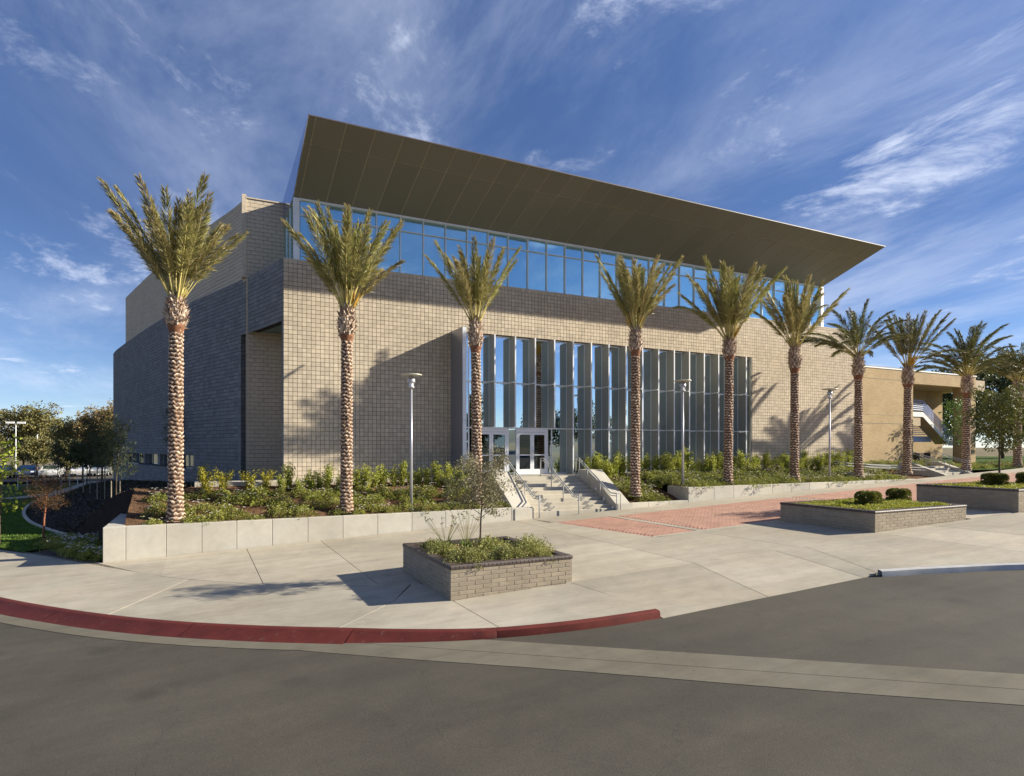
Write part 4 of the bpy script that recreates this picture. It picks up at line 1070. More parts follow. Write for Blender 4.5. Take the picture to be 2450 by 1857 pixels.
# creeping cover on the slope
ns = 9000; ii = rng.uniform(14, 78.9, ns); jj = rng.uniform(0, nr - 1.01, ns); i0 = ii.astype(int); j0 = jj.astype(int); fi = (ii - i0)[:, None]; fj = (jj - j0)[:, None]
P = (SLV[i0, j0] * (1 - fi) + SLV[i0 + 1, j0] * fi) * (1 - fj) + (SLV[i0, j0 + 1] * (1 - fi) + SLV[i0 + 1, j0 + 1] * fi) * fj
V, F = leaf_quads(P, rng.normal(0, 1, (ns, 3)) * np.array([1, 1, .4]) + np.array([0, 0, .5]), rng.uniform(.08, .22, ns), rng.uniform(.03, .08, ns))
tag(part('slope_planting', V, F, 'ground_cover'), 'dark creeping plants covering the shaded slope', 'ground cover', kind='stuff')
# fallen leaves and chips on the mulch
for nm, x0, x1, zf in (('left', -2.3, 12.2, bed_left_z), ('right', 18.7, 41.0, bed_right_z)):
    m = 5200; px = rng.uniform(x0, x1, m); py = rng.uniform(24.78, 28.6, m); pz_ = np.array([zf(a, b) + .045 * wobble(3 * a, 3 * b) for a, b in zip(px, py)]) + .012
    V, F = leaf_quads(np.c_[px, py, pz_], rng.normal(0, 1, (m, 3)) * np.array([1, 1, .25]), rng.uniform(.03, .08, m), rng.uniform(.015, .035, m), fold=0)
    tag(part('mulch_chips', V, F, 'mulch'), 'bark chips scattered over the rose bed %s of the steps' % nm, 'mulch', kind='stuff')

# ------------------------------------------------------------------ block planters
cop = MB().prism([(.235, 0), (-.014, 0), (-.018, .045), (-.008, .07), (.02, .086), (.235, .086)], 'x', .006, .0956)
COPING = raw_mesh('coping_brick', cop.v, cop.f, 'coping')
PB = {}
def planter(label, x0, x1, y0, y1, top, sides, extra=0):
    p = empty('block_planter', (x0, y0, gx(x0)), label, 'planter'); o3 = np.array(ORG[p.name]); zb = top - .088; hb = .1016
    c = MB()
    for a in ((x0 + .012, x1 - .012, y0 + .012, y0 + .2), (x0 + .012, x1 - .012, y1 - .2, y1 - .012), (x0 + .012, x0 + .2, y0 + .2, y1 - .2), (x1 - .2, x1 - .012, y0 + .2, y1 - .2)):
        c.box(*a, gx(x0) - .1, zb - .002)
    c.build('mortar_core', 'pmortar', p)
    c = MB()
    for a in ((x0 + .004, x1 - .004, y0 + .004, y0 + .22), (x0 + .004, x1 - .004, y1 - .22, y1 - .004), (x0 + .004, x0 + .22, y0 + .22, y1 - .22), (x1 - .22, x1 - .004, y0 + .22, y1 - .22)):
        c.box(*a, zb, top - .008)
    c.build('coping_mortar', 'pmortar', p)
    defs = {'front': ((x0, y0), (1, 0), x1 - x0), 'right': ((x1, y0), (0, 1), y1 - y0), 'back': ((x1, y1), (-1, 0), x1 - x0), 'left': ((x0, y1), (0, -1), y1 - y0)}
    for sname, (o, u, L) in defs.items():
        ang = math.atan2(u[1], u[0]); nrm = (u[1], -u[0])
        if sname in sides:
            r = 0
            while True:
                z = zb - (r + 1) * hb; t = -(.2032 if r % 2 else 0.0)
                gmin = min(gx(o[0]), gx(o[0] + u[0] * L))
                if z + hb < gmin - .02: break
                while t < L - .02:
                    a, b = max(t, 0), min(t + .4064, L); t += .4064
                    if b - a < .04: continue
                    key = (round(b - a, 3))
                    if key not in PB:
                        V, F = join_cells([((0, 0, 0), (1, 0), b - a, .004, .004, -.012, hb)]); PB[key] = raw_mesh('block', V, F, 'planter')
                    q = np.array([o[0] + u[0] * a - nrm[0] * .011, o[1] + u[1] * a - nrm[1] * .011, z]) - o3
                    link('block', PB[key], p, q, (0, 0, ang))
                r += 1
        n = int(L / .1016); st = L / n
        for k in range(n):
            q = np.array([o[0] + u[0] * k * st, o[1] + u[1] * k * st, zb + rng.uniform(-.0015, .0015)]) - o3
            link('coping_brick', COPING, p, q, (0, 0, ang), (st / .1016, 1, 1))
    MB().box(x0 + .2, x1 - .2, y0 + .2, y1 - .2, gx(x0), top - .11).build('soil', 'mulch', p)
    return p
planter('nearest grey block planter with daylilies and a slim tree', 5.05, 8.30, 13.3, 17.05, 1.0, ('front', 'left', 'right', 'back'))
planter('long grey block planter with two clipped round shrubs beside the brick walk', 20.3, 25.7, 13.35, 17.2, 1.545, ('front', 'left', 'right'))
planter('tallest grey block planter at the right edge with clipped shrubs and a tree', 28.6, 34.4, 13.0, 16.9, 2.05, ('front', 'left'))
# planter 1 plants
MOUND = [raw_mesh('foliage', *low_bush(*a, leaf=.05), 'mound') for a in ((.55, .46, 3400), (.45, .4, 2600), (.6, .6, 4200))]
for k, (x, y, s_, l_) in enumerate([(5.75, 13.95, .95, 'rounded feathery shrub at the front corner of the nearest planter'), (6.75, 14.9, 1.15, 'tallest mounding shrub, behind the tree in the nearest planter'), (7.45, 14.0, .95, 'mounding shrub at the right end of the nearest planter'), (5.6, 15.3, .8, 'mounding shrub at the left side of the nearest planter'), (5.65, 16.3, .75, 'mounding shrub at the back left corner of the nearest planter'), (6.75, 13.85, .7, 'low mounding shrub at the middle of the nearest planter front')]):
    plant('mounding_shrub', (x, y, .86), l_, 'shrub', None, MOUND[k % 3], stem=False, sc=s_ * 1.05)
def lily(nb, ns, h):
    a = rng.uniform(0, 6.28, nb); V, F = [], []
    m = MB()
    VV = []; FF = []; n0 = 0
    for i in range(nb):
        L = rng.uniform(.35, .6); e = rng.uniform(.9, 1.4); d = np.array([math.cos(a[i]), math.sin(a[i]), 0]); sd_ = np.array([-d[1], d[0], 0]); p = d * .05 * rng.uniform(0, 1.5); w = .012
        pts = []
        for t in np.linspace(0, 1, 6):
            ang = e - 1.9 * t ** 1.6; pts.append(p.copy()); p = p + L / 5 * (d * math.cos(ang) + np.array([0, 0, math.sin(ang)]))
        for q, t in zip(pts, np.linspace(0, 1, 6)): VV += [q - sd_ * w * (1 - t ** 2), q + sd_ * w * (1 - t ** 2)]
        for t in range(5): FF.append((n0 + 2 * t, n0 + 2 * t + 1, n0 + 2 * t + 3, n0 + 2 * t + 2))
        n0 += 12
    return np.array(VV), np.array(FF)
def lily_stalks(ns, h):
    m = MB(); tips = []
    for i in range(ns):
        a = rng.uniform(0, 6.28); s_ = rng.uniform(.1, .55); hh = h * rng.uniform(.75, 1.1); tip = (math.cos(a) * s_, math.sin(a) * s_, hh)
        m.tube([(0, 0, 0), (tip[0] * .35, tip[1] * .35, hh * .5), tip], [.006, .005, .004], 4)
        for b in range(3):
            bt = (tip[0] + rng.uniform(-.06, .06), tip[1] + rng.uniform(-.06, .06), hh + rng.uniform(.02, .08)); m.tube([tip, bt], [.004, .009], 4)
        tips.append(tip)
    return m, tips
LF = [raw_mesh('leaves', *lily(90, 0, 0), 'lily') for _ in range(2)]
for k, (x, y, h, l_) in enumerate([(5.85, 15.75, .85, 'daylily clump with tall seed stalks at the left of the nearest planter'), (6.35, 15.5, 1.15, 'largest daylily clump, its tall seed stalks beside the slim tree'), (6.75, 14.15, .5, 'daylily clump between the mounding shrubs in the nearest planter')]):
    o = empty('daylily', (x, y, .88), l_, 'daylily', 'daylilies in the nearest planter', rng.uniform(0, 6)); link('leaves', LF[k % 2], o)
    m, tips = lily_stalks(15 if k < 2 else 4, h); link('stalks', raw_mesh('stalks', m.v, m.f, 'stalk'), o)
    for tp in tips[:2 if k < 2 else 1]:
        ang = np.arange(6) * 1.047; D = np.c_[np.cos(ang), np.sin(ang), np.full(6, .8)]
        link('flower', raw_mesh('flower', *leaf_quads(np.repeat([tp], 6, 0), D, .05, .03), 'lilyf'), o)

# trees ------------------------------------------------------------
def branchy(h, r, nb, spread_, z0, seed=0, bend=.1):
    m = MB(); tips = []
    p = [(0, 0, -.1), (bend * .3, 0, h * .4), (bend, bend * .4, h * .7), (bend * .8, 0, h)]
    m.tube(p, [r, r * .8, r * .55, r * .2], 7)
    for i in range(nb):
        t = z0 + (1 - z0) * (i + rng.uniform(0, 1)) / nb; z = h * t; a = i * 2.4 + rng.uniform(-.4, .4); L = spread_ * rng.uniform(.6, 1.1) * (1.15 - .5 * abs(t - .55))
        b0 = (bend * t, 0, z); b1 = (b0[0] + math.cos(a) * L * .5, math.sin(a) * L * .5, z + L * .35); b2 = (b0[0] + math.cos(a) * L, math.sin(a) * L, z + L * rng.uniform(.4, .9))
        m.tube([b0, b1, b2], [r * .35, r * .22, r * .08], 5); tips += [b1, b2]
    return m, np.array(tips)
def crown_on(tips, n, cr, leafL, leafW, flat=.8):
    PP, DD = [], []
    for c in tips:
        k = rng.uniform(.6, 1.25); p, d = ball(n, (cr * k, cr * k, cr * k * flat), .2); PP.append(p + c); DD.append(d + rng.normal(0, .5, d.shape))
    P, D = np.vstack(PP), np.vstack(DD); m = len(P); return leaf_quads(P, D, leafL * rng.uniform(.6, 1.3, m), leafW * rng.uniform(.7, 1.2, m))
def tree(name, loc, label, group, h, r, nb, sp, z0, n, cr, ll, lw, mat, bark='wood', cat_='tree', flat=.8):
    o = empty(name, loc, label, cat_, group); m, tips = branchy(h, r, nb, sp, z0)
    link('trunk', raw_mesh('trunk', m.v, m.f, bark, smooth=True), o); link('crown', raw_mesh('crown', *crown_on(tips, n, cr, ll, lw, flat), mat), o); return o
tree('young_tree', (6.6, 15.2, .9), 'slim young tree with sparse bronze leaves in the nearest planter', None, 2.2, .03, 20, .74, .42, 150, .25, .065, .03, 'olive')
tree('young_tree', (31.4, 15.0, 1.95), 'leafy young tree in the tall planter at the right edge', None, 3.9, .05, 24, 1.05, .36, 130, .36, .11, .06, 'clip')

# planter 2 and 3 plants
def clip_ball(w, h, n):
    P, d = ball(n, (w, w, h), .62); P = np.sign(P) * np.abs(P) ** .5 * np.array([w, w, h]) ** .5; P[:, 2] += h; Q, e = ball(n // 2, (w * .85, w * .85, h * .85), .1); Q[:, 2] += h; P, d = np.vstack([P, Q]), np.vstack([d, e]); n = len(P)
    return leaf_quads(P, d + rng.normal(0, .45, d.shape), .06 * rng.uniform(.6, 1.2, n), .04)
CLIP = raw_mesh('foliage', *clip_ball(.37, .30, 6000), 'clip')
for x, y, z, s_, l_ in ((22.55, 15.1, 1.42, 1, 'left one of the two clipped round shrubs in the long planter'), (25.05, 15.5, 1.42, 1, 'right one of the two clipped round shrubs in the long planter'), (31.15, 15.0, 1.93, 1.02, 'clipped shrub left of the tree in the tall right planter'), (32.1, 15.6, 1.93, .95, 'clipped shrub just right of the tree in the tall right planter'), (32.9, 14.6, 1.93, 1.05, 'clipped shrub at the right edge of the picture in the tall planter')):
    o = empty('clipped_shrub', (x, y, z), l_, 'shrub', 'clipped shrubs in the planters', rng.uniform(0, 6)); o.scale = (s_, s_, s_); link('foliage', CLIP, o); link('stem', STEM, o)
for x0, x1, y0, y1, z, n, l_ in ((20.6, 25.4, 13.62, 16.9, 1.44, 15000, 'yellow-green mounding ground cover filling the long planter'), (28.9, 34.1, 13.3, 16.6, 1.94, 9000, 'yellow-green ground cover in the tall right planter')):
    px, py = rng.uniform(x0, x1, n), rng.uniform(y0, y1, n); hh = np.array([.10 + .09 * wobble(2.2 * a, 2.2 * b) for a, b in zip(px, py)]) * (.4 + .6 * np.minimum(1, np.minimum(np.minimum(px - x0, x1 - px), np.minimum(py - y0, y1 - py)) / .35))
    V, F = leaf_quads(np.c_[px, py, z + hh * rng.uniform(.4, 1.1, n)], rng.normal(0, 1, (n, 3)) * np.array([1, 1, .5]) + np.array([0, 0, .6]), rng.uniform(.05, .11, n), rng.uniform(.025, .05, n))
    tag(part('ground_cover', V, F, 'cover'), l_, 'ground cover', kind='stuff')

# ------------------------------------------------------------------ date palms
def trunk_geo(L, r0, r1, row=.145, na=7, res=.022, seg=44, flare=.12, amp=.042):
    nz = int(L / res) + 1; z = np.linspace(0, L, nz); th = np.linspace(0, 2 * np.pi, seg, endpoint=False); Zg, Tg = np.meshgrid(z, th, indexing='ij')
    ph = rng.uniform(0, 6); q = Zg / row + Tg * 1.0 / (2 * np.pi) +   .10 * np.sin(3 * Tg + Zg * 1.3 + ph) + .09 * np.sin(5 * Tg - Zg * 2.7 + 2 * ph) + .09 * np.sin(11 * Tg + 9 * Zg) + .1 * np.sin(8 * Tg - 4.3 * Zg + 3 * ph); i = np.floor(q); b = q - i
    hsh = np.sin(i * 12.9898 + ph) * 43758.5453; hsh -= np.floor(hsh)
    a = (Tg / (2 * np.pi) * na + .5 * (i % 2) + .25 * hsh) % 1.0 - .5
    lip = np.clip(b / .7, 0, 1) ** 1.2 * np.clip((1 - b) / .12, 0, 1); pil = (1 - .8 * (2 * np.abs(a)) ** 2.0)
    h = lip * (.3 + .7 * pil) * (.7 + .5 * hsh); t = Zg / L
    rad = r0 + (r1 - r0) * t + flare * np.exp(-Zg / .22) + amp * h + .012 * np.sin(7 * Tg + 5 * Zg)
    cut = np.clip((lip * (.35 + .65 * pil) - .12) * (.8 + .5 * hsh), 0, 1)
    return rad, Tg, Zg, cut
def grid_mesh(name, rad, T, Z_, attrs, mat):
    nz, ns_ = rad.shape; V = np.stack([rad * np.cos(T), rad * np.sin(T), Z_], -1).reshape(-1, 3); I = np.arange(nz * ns_).reshape(nz, ns_)
    F = np.stack([I[:-1], np.roll(I, -1, 1)[:-1], np.roll(I, -1, 1)[1:], I[1:]], -1).reshape(-1, 4)
    return raw_mesh(name, V, F, mat, False, {k: v.ravel() for k, v in attrs.items()})
def boss_geo(h, r, n_around=9, row=.2):
    z = np.linspace(0, h, 60); th = np.linspace(0, 2 * np.pi, 48, endpoint=False); Zg, Tg = np.meshgrid(z, th, indexing='ij'); t = Zg / h
    prof = np.interp(t, [0, .12, .3, .6, .85, 1], [.72, .98, 1.06, 1.0, .82, .5]); q = Zg / row + Tg / (2 * np.pi); i = np.floor(q); b = q - i
    a = (Tg / (2 * np.pi) * n_around + .5 * (i % 2)) % 1 - .5; tri = np.clip(1 - np.abs(a) * 2 / (1.05 - b * .8), 0, 1)
    hsh = np.sin(i * 7.13 + np.floor(Tg / (2 * np.pi) * n_around + .5 * (i % 2)) * 3.7) * .5 + .5
    return r * prof + .075 * tri * b * (.5 + .8 * hsh) + .015 * np.sin(23 * Tg + 31 * Zg), Tg, Zg, np.clip(.4 + .75 * tri * (.4 + hsh), 0, 1)
def frond_mesh(L, e0, bend, npair, wid, dry, seed, twist=.0):
    r_ = np.random.default_rng(seed); ts_ = np.linspace(0, 1, 16); p = np.zeros(3); pts = []; tans = []
    for t in ts_:
        e = e0 - bend * t ** 1.7; d = np.array([math.cos(e), twist * t, math.sin(e)]); d /= np.linalg.norm(d); pts.append(p.copy()); tans.append(d); p = p + d * L / 15
    pts, tans = np.array(pts), np.array(tans); m = MB(); m.tube([tuple(q) for q in pts], list(np.interp(ts_, [0, .1, .3, 1], [.065, .042, .024, .005])), 4)
    t = np.sort(r_.uniform(.25, 1.0, npair)); t = np.repeat(t, 2); sgn = np.tile([1., -1.], npair); n = len(t)
    P = np.stack([np.interp(t, ts_, pts[:, k]) for k in range(3)], 1); T = np.stack([np.interp(t, ts_, tans[:, k]) for k in range(3)], 1); Yv = np.array([0, 1., 0]); N = np.cross(T, Yv); N *= -1
    prof = np.interp(t, [.25, .36, .6, .85, 1], [.5, .9, 1, .85, .55]); fwd = np.interp(t, [.25, .6, 1], [1.0, 1.3, 2.2])
    D = T * fwd[:, None] + Yv * sgn[:, None] * r_.uniform(.55, .95, n)[:, None] + N * r_.uniform(-.25, .75, n)[:, None] + r_.normal(0, .14, (n, 3)); D[:, 2] -= r_.uniform(0, .25, n)
    V, F = leaf_quads(P, D, wid * prof * r_.uniform(.75, 1.2, n), r_.uniform(.025, .043, n), fold=-.12)
    dv = np.clip(r_.uniform(0, .25, n) + (r_.uniform(0, 1, n) < .12) * .6 + dry * r_.uniform(.3, 1, n) + .3 * (t > .93), 0, 1)
    mv = np.array(m.v); quads = [f for f in m.f if len(f) == 4]; Fq = np.array(quads); me = raw_mesh('frond', np.vstack([mv, V]), np.vstack([Fq, F + len(mv)]), 'petiole', attrs={'dry': np.r_[np.zeros(len(mv)), np.repeat(dv, 4)]})
    me.materials.append(MT['frond']); me.polygons.foreach_set('material_index', np.r_[np.zeros(len(Fq), np.int32), np.ones(len(F), np.int32)]); me.update(); return me
UP = [(L, frond_mesh(L, R(e), R(b), 165, .60, dr, 100 + i, tw)) for i, (L, e, b, dr, tw) in enumerate([
  (3.8, 88, 8, 0, .08), (4.1, 85, 12, 0, -.08), (4.2, 82, 15, .1, .1), (4.5, 79, 14, 0, -.1), (4.4, 76, 19, .45, .08), (4.8, 73, 13, 0, 0), (4.5, 70, 18, .65, -.08), (4.9, 67, 14, .1, .12), (4.4, 65, 22, .6, -.12), (4.9, 62, 15, .15, .08), (3.8, 60, 26, .7, 0), (4.7, 57, 17, .35, -.08)])]
WIDE = [(L, frond_mesh(L, R(e), R(b), 160, .58, dr, 200 + i, tw)) for i, (L, e, b, dr, tw) in enumerate([
  (4.2, 88, 25, 0, .1), (4.4, 82, 45, 0, -.1), (4.4, 76, 55, 0, .1), (4.5, 70, 62, .1, -.1), (4.5, 64, 60, 0, .12), (4.4, 58, 65, .1, 0), (4.3, 52, 62, 0, -.12), (4.2, 46, 66, .15, .1), (4.1, 40, 60, .2, -.1), (4.0, 32, 62, .2, .1)])]
DK = {}
def dark_of(me):
    if me.name not in DK:
        c = me.copy(); c.materials[1] = MT['frondd']; DK[me.name] = c
    return DK[me.name]
def stalk_geo():
    m = MB()
    for i in range(46):
        a = rng.uniform(0, 6.28); s_ = rng.uniform(.1, .34); h = rng.uniform(.5, 1.15); m.tube([(0, 0, 0), (math.cos(a) * s_ * .5, math.sin(a) * s_ * .5, h * .6), (math.cos(a) * s_, math.sin(a) * s_, h)], [.018, .01, .006], 4)
    return raw_mesh('flower_stalks', m.v, m.f, 'fruit')
STK = stalk_geo()
def palm(x, y, zb, z0, z1, zt, label, nf=36, wide=False, thin=1.0, dark=False, stalk=0, lean=(0, 0), r=.27, extra=()):
    o = empty('date_palm', (x, y, zb - .1), label, 'palm tree', 'row of date palms'); o.rotation_euler = (lean[0], lean[1], 0)
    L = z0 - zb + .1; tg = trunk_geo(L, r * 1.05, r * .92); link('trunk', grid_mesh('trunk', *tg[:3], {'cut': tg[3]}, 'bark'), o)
    hb = z1 - z0 + .12; bg_ = boss_geo(hb, r * 1.38); link('crown_boss', grid_mesh('crown_boss', *bg_[:3], {'cut': bg_[3]}, 'bark'), o, (0, 0, L - .06))
    m = MB().lathe([(r * 1.02, -.2), (r * 1.12, -.1), (r * 1.3, .03), (r * 1.36, .1), (r * 1.2, .14)], n=22); link('fibre_collar', raw_mesh('fibre_collar', m.v, m.f, 'fibre', True), o, (0, 0, L - .04))
    nst = 190; a_ = np.arange(nst) * 2.39996 + rng.uniform(-.15, .15, nst); t_ = (np.arange(nst) + .5) / nst; rr_ = r * 1.38 * np.interp(t_, [0, .12, .3, .6, .85, 1], [.72, .98, 1.06, 1.0, .82, .5])
    P_ = np.c_[rr_ * np.cos(a_), rr_ * np.sin(a_), t_ * hb]; D_ = np.c_[np.cos(a_) * .55, np.sin(a_) * .55, rng.uniform(.5, 1.2, nst)] + rng.normal(0, .18, (nst, 3))
    Vs, Fs = leaf_quads(P_, D_, rng.uniform(.12, .26, nst), rng.uniform(.07, .13, nst), roll=np.c_[-np.cos(a_), -np.sin(a_), np.zeros(nst)] + rng.normal(0, .2, (nst, 3)), fold=.4)
    tag(link('leaf_stubs', raw_mesh('leaf_stubs', Vs, Fs, 'bark', attrs={'cut': np.repeat(rng.uniform(.3, .85, nst), 4)}), o, (0, 0, L - .06)), kind='stuff')
    zc_ = L + hb - .2; H = zt - z1; kinds = WIDE if wide else UP
    for i in range(nf):
        u = (i + .5) / nf; k = min(int(u ** (1.0 if wide else 1.05) * len(kinds)), len(kinds) - 1); k = min(max(k + int(rng.integers(-1, 2)), 0), len(kinds) - 1)
        if not wide and thin >= 1.0 and rng.uniform() < .14 and u > .6: Lf, me = WIDE[int(rng.integers(1, 5))]
        else: Lf, me = kinds[k]
        az = i * 2.39996 + rng.uniform(-.25, .25); s_ = H / 4.3 * rng.uniform(.82, 1.10) * thin
        if dark: me = dark_of(me)
        rr = .05 + .12 * u
        link('frond', me, o, (math.cos(az) * rr, math.sin(az) * rr, zc_ - .1 * u), (rng.uniform(-.12, .12), rng.uniform(-.05, .05), az), (s_, s_, s_))
    for az, k, s_ in extra:
        link('frond', dark_of(WIDE[k][1]) if dark else WIDE[k][1], o, (math.cos(az) * .15, math.sin(az) * .15, zc_ - .15), (0, 0, az), (s_,) * 3)
    for k in range(stalk):
        a = rng.uniform(0, 6.28); link('flower_stalks', STK, o, (.18 * math.cos(a), .18 * math.sin(a), zc_ - .1), (.25 * math.sin(a) * -1, .25 * math.cos(a), 0), (.9,) * 3)
    return o
PAL = [
 (-0.86, 25.25, 1.17, 7.99, 9.05, 13.36, 'nearest date palm, leftmost of the row, against the dark curved wall', 37, 0, 0.81, 0, 0, (0.004, 0.003), 0.215),
 (5.15, 25.25, 1.20, 8.13, 9.33, 13.31, 'second date palm from the left, before the sunlit wall near the corner', 37, 0, 0.93, 0, 1, (-0.006, 0.004), 0.205),
 (10.84, 25.25, 1.23, 8.07, 9.29, 12.82, 'third date palm from the left, beside the glass entrance and the steps', 25, 0, 0.9, 0, 0, (0.003, -0.012), 0.195),
 (19.46, 25.25, 1.35, 8.50, 9.72, 13.41, 'date palm just right of the entrance steps with orange flower stalks', 35, 0, 0.9, 0, 3, (-0.004, 0.006), 0.2),
 (25.74, 25.25, 1.74, 8.61, 9.67, 13.41, 'fifth date palm from the left, before the right half of the glass fins', 38, 0, 1.0, 0, 1, (0.002, 0.012), 0.205),
 (30.99, 25.25, 1.82, 8.24, 9.64, 13.21, 'sixth date palm from the left, just right of the glazed opening', 32, 0, 1.0, 0, 1, (0.006, -0.006), 0.205),
 (36.77, 25.25, 1.88, 8.13, 9.49, 12.82, 'seventh date palm from the left, one long frond drooping to the left', 26, 1, 1.0, 1, 0, (-0.008, 0.01), 0.215),
 (41.69, 25.25, 2.04, 7.81, 9.08, 12.90, 'eighth date palm, sparse upright crown with clipped frond tips', 20, 0, 0.92, 1, 2, (0.004, 0.012), 0.215),
 (48.54, 25.25, 2.13, 7.48, 8.89, 12.41, 'ninth date palm, wide feathery crown before the tan building end', 34, 1, 1.06, 1, 0, (0.006, 0.014), 0.23),
 (55.39, 25.25, 2.23, 6.93, 8.79, 12.02, 'last date palm at the right edge of the photograph', 34, 1, 1.0, 1, 0, (0, 0.006), 0.24),
]
EXTRA = {6: ((2.75, 9, 1.12), (2.45, 8, 1.05), (-.3, 7, 1.0)), 7: ((-.5, 8, .9),), 8: ((2.7, 8, 1.0), (2.3, 9, .95), (-.2, 8, 1.0)), 4: ((2.9, 6, .85),)}   # low drooping fronds: bearing, kind, size
for i_, a in enumerate(PAL):
    palm(*a[:7], nf=a[7], wide=bool(a[8]), thin=a[9], dark=bool(a[10]), stalk=a[11], lean=a[12], r=a[13], extra=EXTRA.get(i_, ()))

# ------------------------------------------------------------------ lamp posts
def lamp(x, y, zb, zt, label, footing=False):
    o = empty('lamp_post', (x, y, zb), label, 'lamp post', 'disc-topped lamp posts')
    h = zt - zb
    if footing: link('footing', raw_mesh('footing', *(lambda m: (m.v, m.f))(MB().lathe([(0, .02), (.3, .02), (.3, -.5), (0, -.5)][::-1], n=20)), 'stepc'), o)
    m = MB().lathe([(.14, 0), (.14, .07), (.075, .11), (.06, .13)], n=20); link('base_collar', raw_mesh('base_collar', m.v, m.f, 'pole', True), o)
    m = MB().tube([(0, 0, -.1), (0, 0, h - .6)], [.062, .05], 14); link('pole', raw_mesh('pole', m.v, m.f, 'pole', True), o)
    m = MB().lathe([(0, h - .62), (.06, h - .62), (.085, h - .57), (.14, h - .56), (.14, h - .52), (0, h - .52)], n=20); link('head_base', raw_mesh('head_base', m.v, m.f, 'pole', True), o)
    m = MB().lathe([(.075, h - .52), (.075, h - .34)], n=18); link('lamp_lens', raw_mesh('lamp_lens', m.v, m.f, 'lens', True), o)
    for k in range(4):
        a = k * 1.571 + .4; m = MB().tube([(.13 * math.cos(a), .13 * math.sin(a), h - .53), (.13 * math.cos(a), .13 * math.sin(a), h - .33)], .011, 6); link('cage_rod', raw_mesh('cage_rod', m.v, m.f, 'pole'), o)
    m = MB().lathe([(0, h - .34), (.155, h - .34), (.16, h - .33), (.16, h - .2), (.15, h - .19), (.1, h - .19), (.1, h - .05), (0, h - .05)], n=24); link('lamp_housing', raw_mesh('lamp_housing', m.v, m.f, 'pole', True), o)
    m = MB().lathe([(0, h - .05), (.43, h - .045), (.45, h - .02), (.44, h), (.2, h + .03), (0, h + .035)], n=36); link('disc_shade', raw_mesh('disc_shade', m.v, m.f, 'disc', True), o)
lamp(7.85, 25.3, 1.05, 6.75, 'lamp post in the rose bed left of the steps, nearest to the camera')
lamp(22.55, 25.25, 1.42, 7.2, 'lamp post on a round concrete footing, between the fourth and fifth palms', True)
lamp(34.2, 25.35, 1.6, 7.25, 'lamp post at the right, before the palm shadow on the block wall')

# ------------------------------------------------------------------ tan brick building at the right
tb = empty('brick_building', (46, 34, 2.2), 'two-storey tan brick building with an open stair under a wide beam', 'building')
MB().box(44.0, 57.06, 34.0, 38, 1.5, 10.5).build('wall', 'tan', tb)
MB().box(44.0, 57.1, 33.99, 34.0, 9.58, 9.63).build('wall_joint', 'roof2', tb)
MB().box(44.0, 57.1, 33.99, 34.0, 5.72, 5.78).build('wall_joint', 'roof2', tb)
MB().box(44.0, 57.1, 33.985, 34.0, 6.5, 6.54).build('wall_joint', 'tanp', tb)
MB().box(57.06, 67.04, 34.0, 35.2, 9.4, 10.5).build('beam', 'tan', tb)
MB().box(57.0, 71.0, 35.2, 40.0, 9.42, 10.4).build('porch_ceiling', 'tanp', tb)
MB().box(65.8, 67.04, 34.02, 35.4, 1.8, 9.398).build('pillar', 'tan', tb)
MB().box(57.06, 68.8, 38.0, 40.0, 1.8, 9.418).build('recessed_wall', 'tan', tb)
MB().box(43.9, 67.1, 33.95, 34.3, 10.501, 10.60).build('roof_trim', 'white', tb)
fix_normals(MB().prism([(34.05, 10.602), (40, 11.9), (46, 10.6)], 'x', 43.9, 67.0).build('roof', 'roof2', tb))
# open stair
st2 = empty('outdoor_stair', (62, 35.6, 2.3), 'open white and blue outdoor stair with horizontal bar railings', 'stair')
def plate(y0, y1, pts, th, name, mat): return fix_normals(MB().prism([(a, b) for a, b in pts] + [(a, b - th) for a, b in pts][::-1], 'y', y0, y1).build(name, mat, st2))
up1 = [(57.1, 7.0), (60.8, 7.0), (65.0, 4.3), (67.3, 4.3)]
plate(35.3, 35.36, up1, .45, 'stringer', 'white'); plate(35.36, 36.6, [(a, b - .12) for a, b in up1], .2, 'flight', 'tanp')
MB().box(57.1, 60.5, 35.37, 37.9, 5.7, 6.5).build('landing_beam', 'tanp', st2)
for k in range(6):
    z = .18 + k * .18; m = MB().tube([(a, 35.33, b + z) for a, b in up1], .042, 6); m.build('rail_bar', 'bluew', st2)
for a, b in ((57.2, 7.0), (59, 7.0), (60.8, 7.0), (62.2, 6.1), (63.6, 5.2), (65.0, 4.3), (67.2, 4.3)):
    MB().tube([(a, 35.34, b), (a, 35.34, b + 1.08)], .03, 6).build('rail_post', 'blue', st2)
dn = [(57.15, 2.3), (60.9, 4.75), (64.2, 4.75)]
plate(36.5, 36.56, dn, .55, 'stringer', 'bluew'); plate(36.56, 37.9, [(a, b - .1) for a, b in dn], .3, 'flight', 'blue')
for k in range(6): MB().tube([(a, 36.5, b + .18 + k * .18) for a, b in dn], .042, 6).build('rail_bar', 'bluew', st2)
for i in range(11): MB().box(57.2 + i * .34, 57.54 + i * .34, 36.6, 37.88, 2.2, 2.42 + i * .222).build('step', 'blue', st2)
for a, b in ((57.2, 2.35), (59.0, 3.5), (60.9, 4.75), (64.1, 4.75)): MB().tube([(a, 36.52, b), (a, 36.52, b + 1.1)], .04, 6).build('rail_post', 'blue', st2)

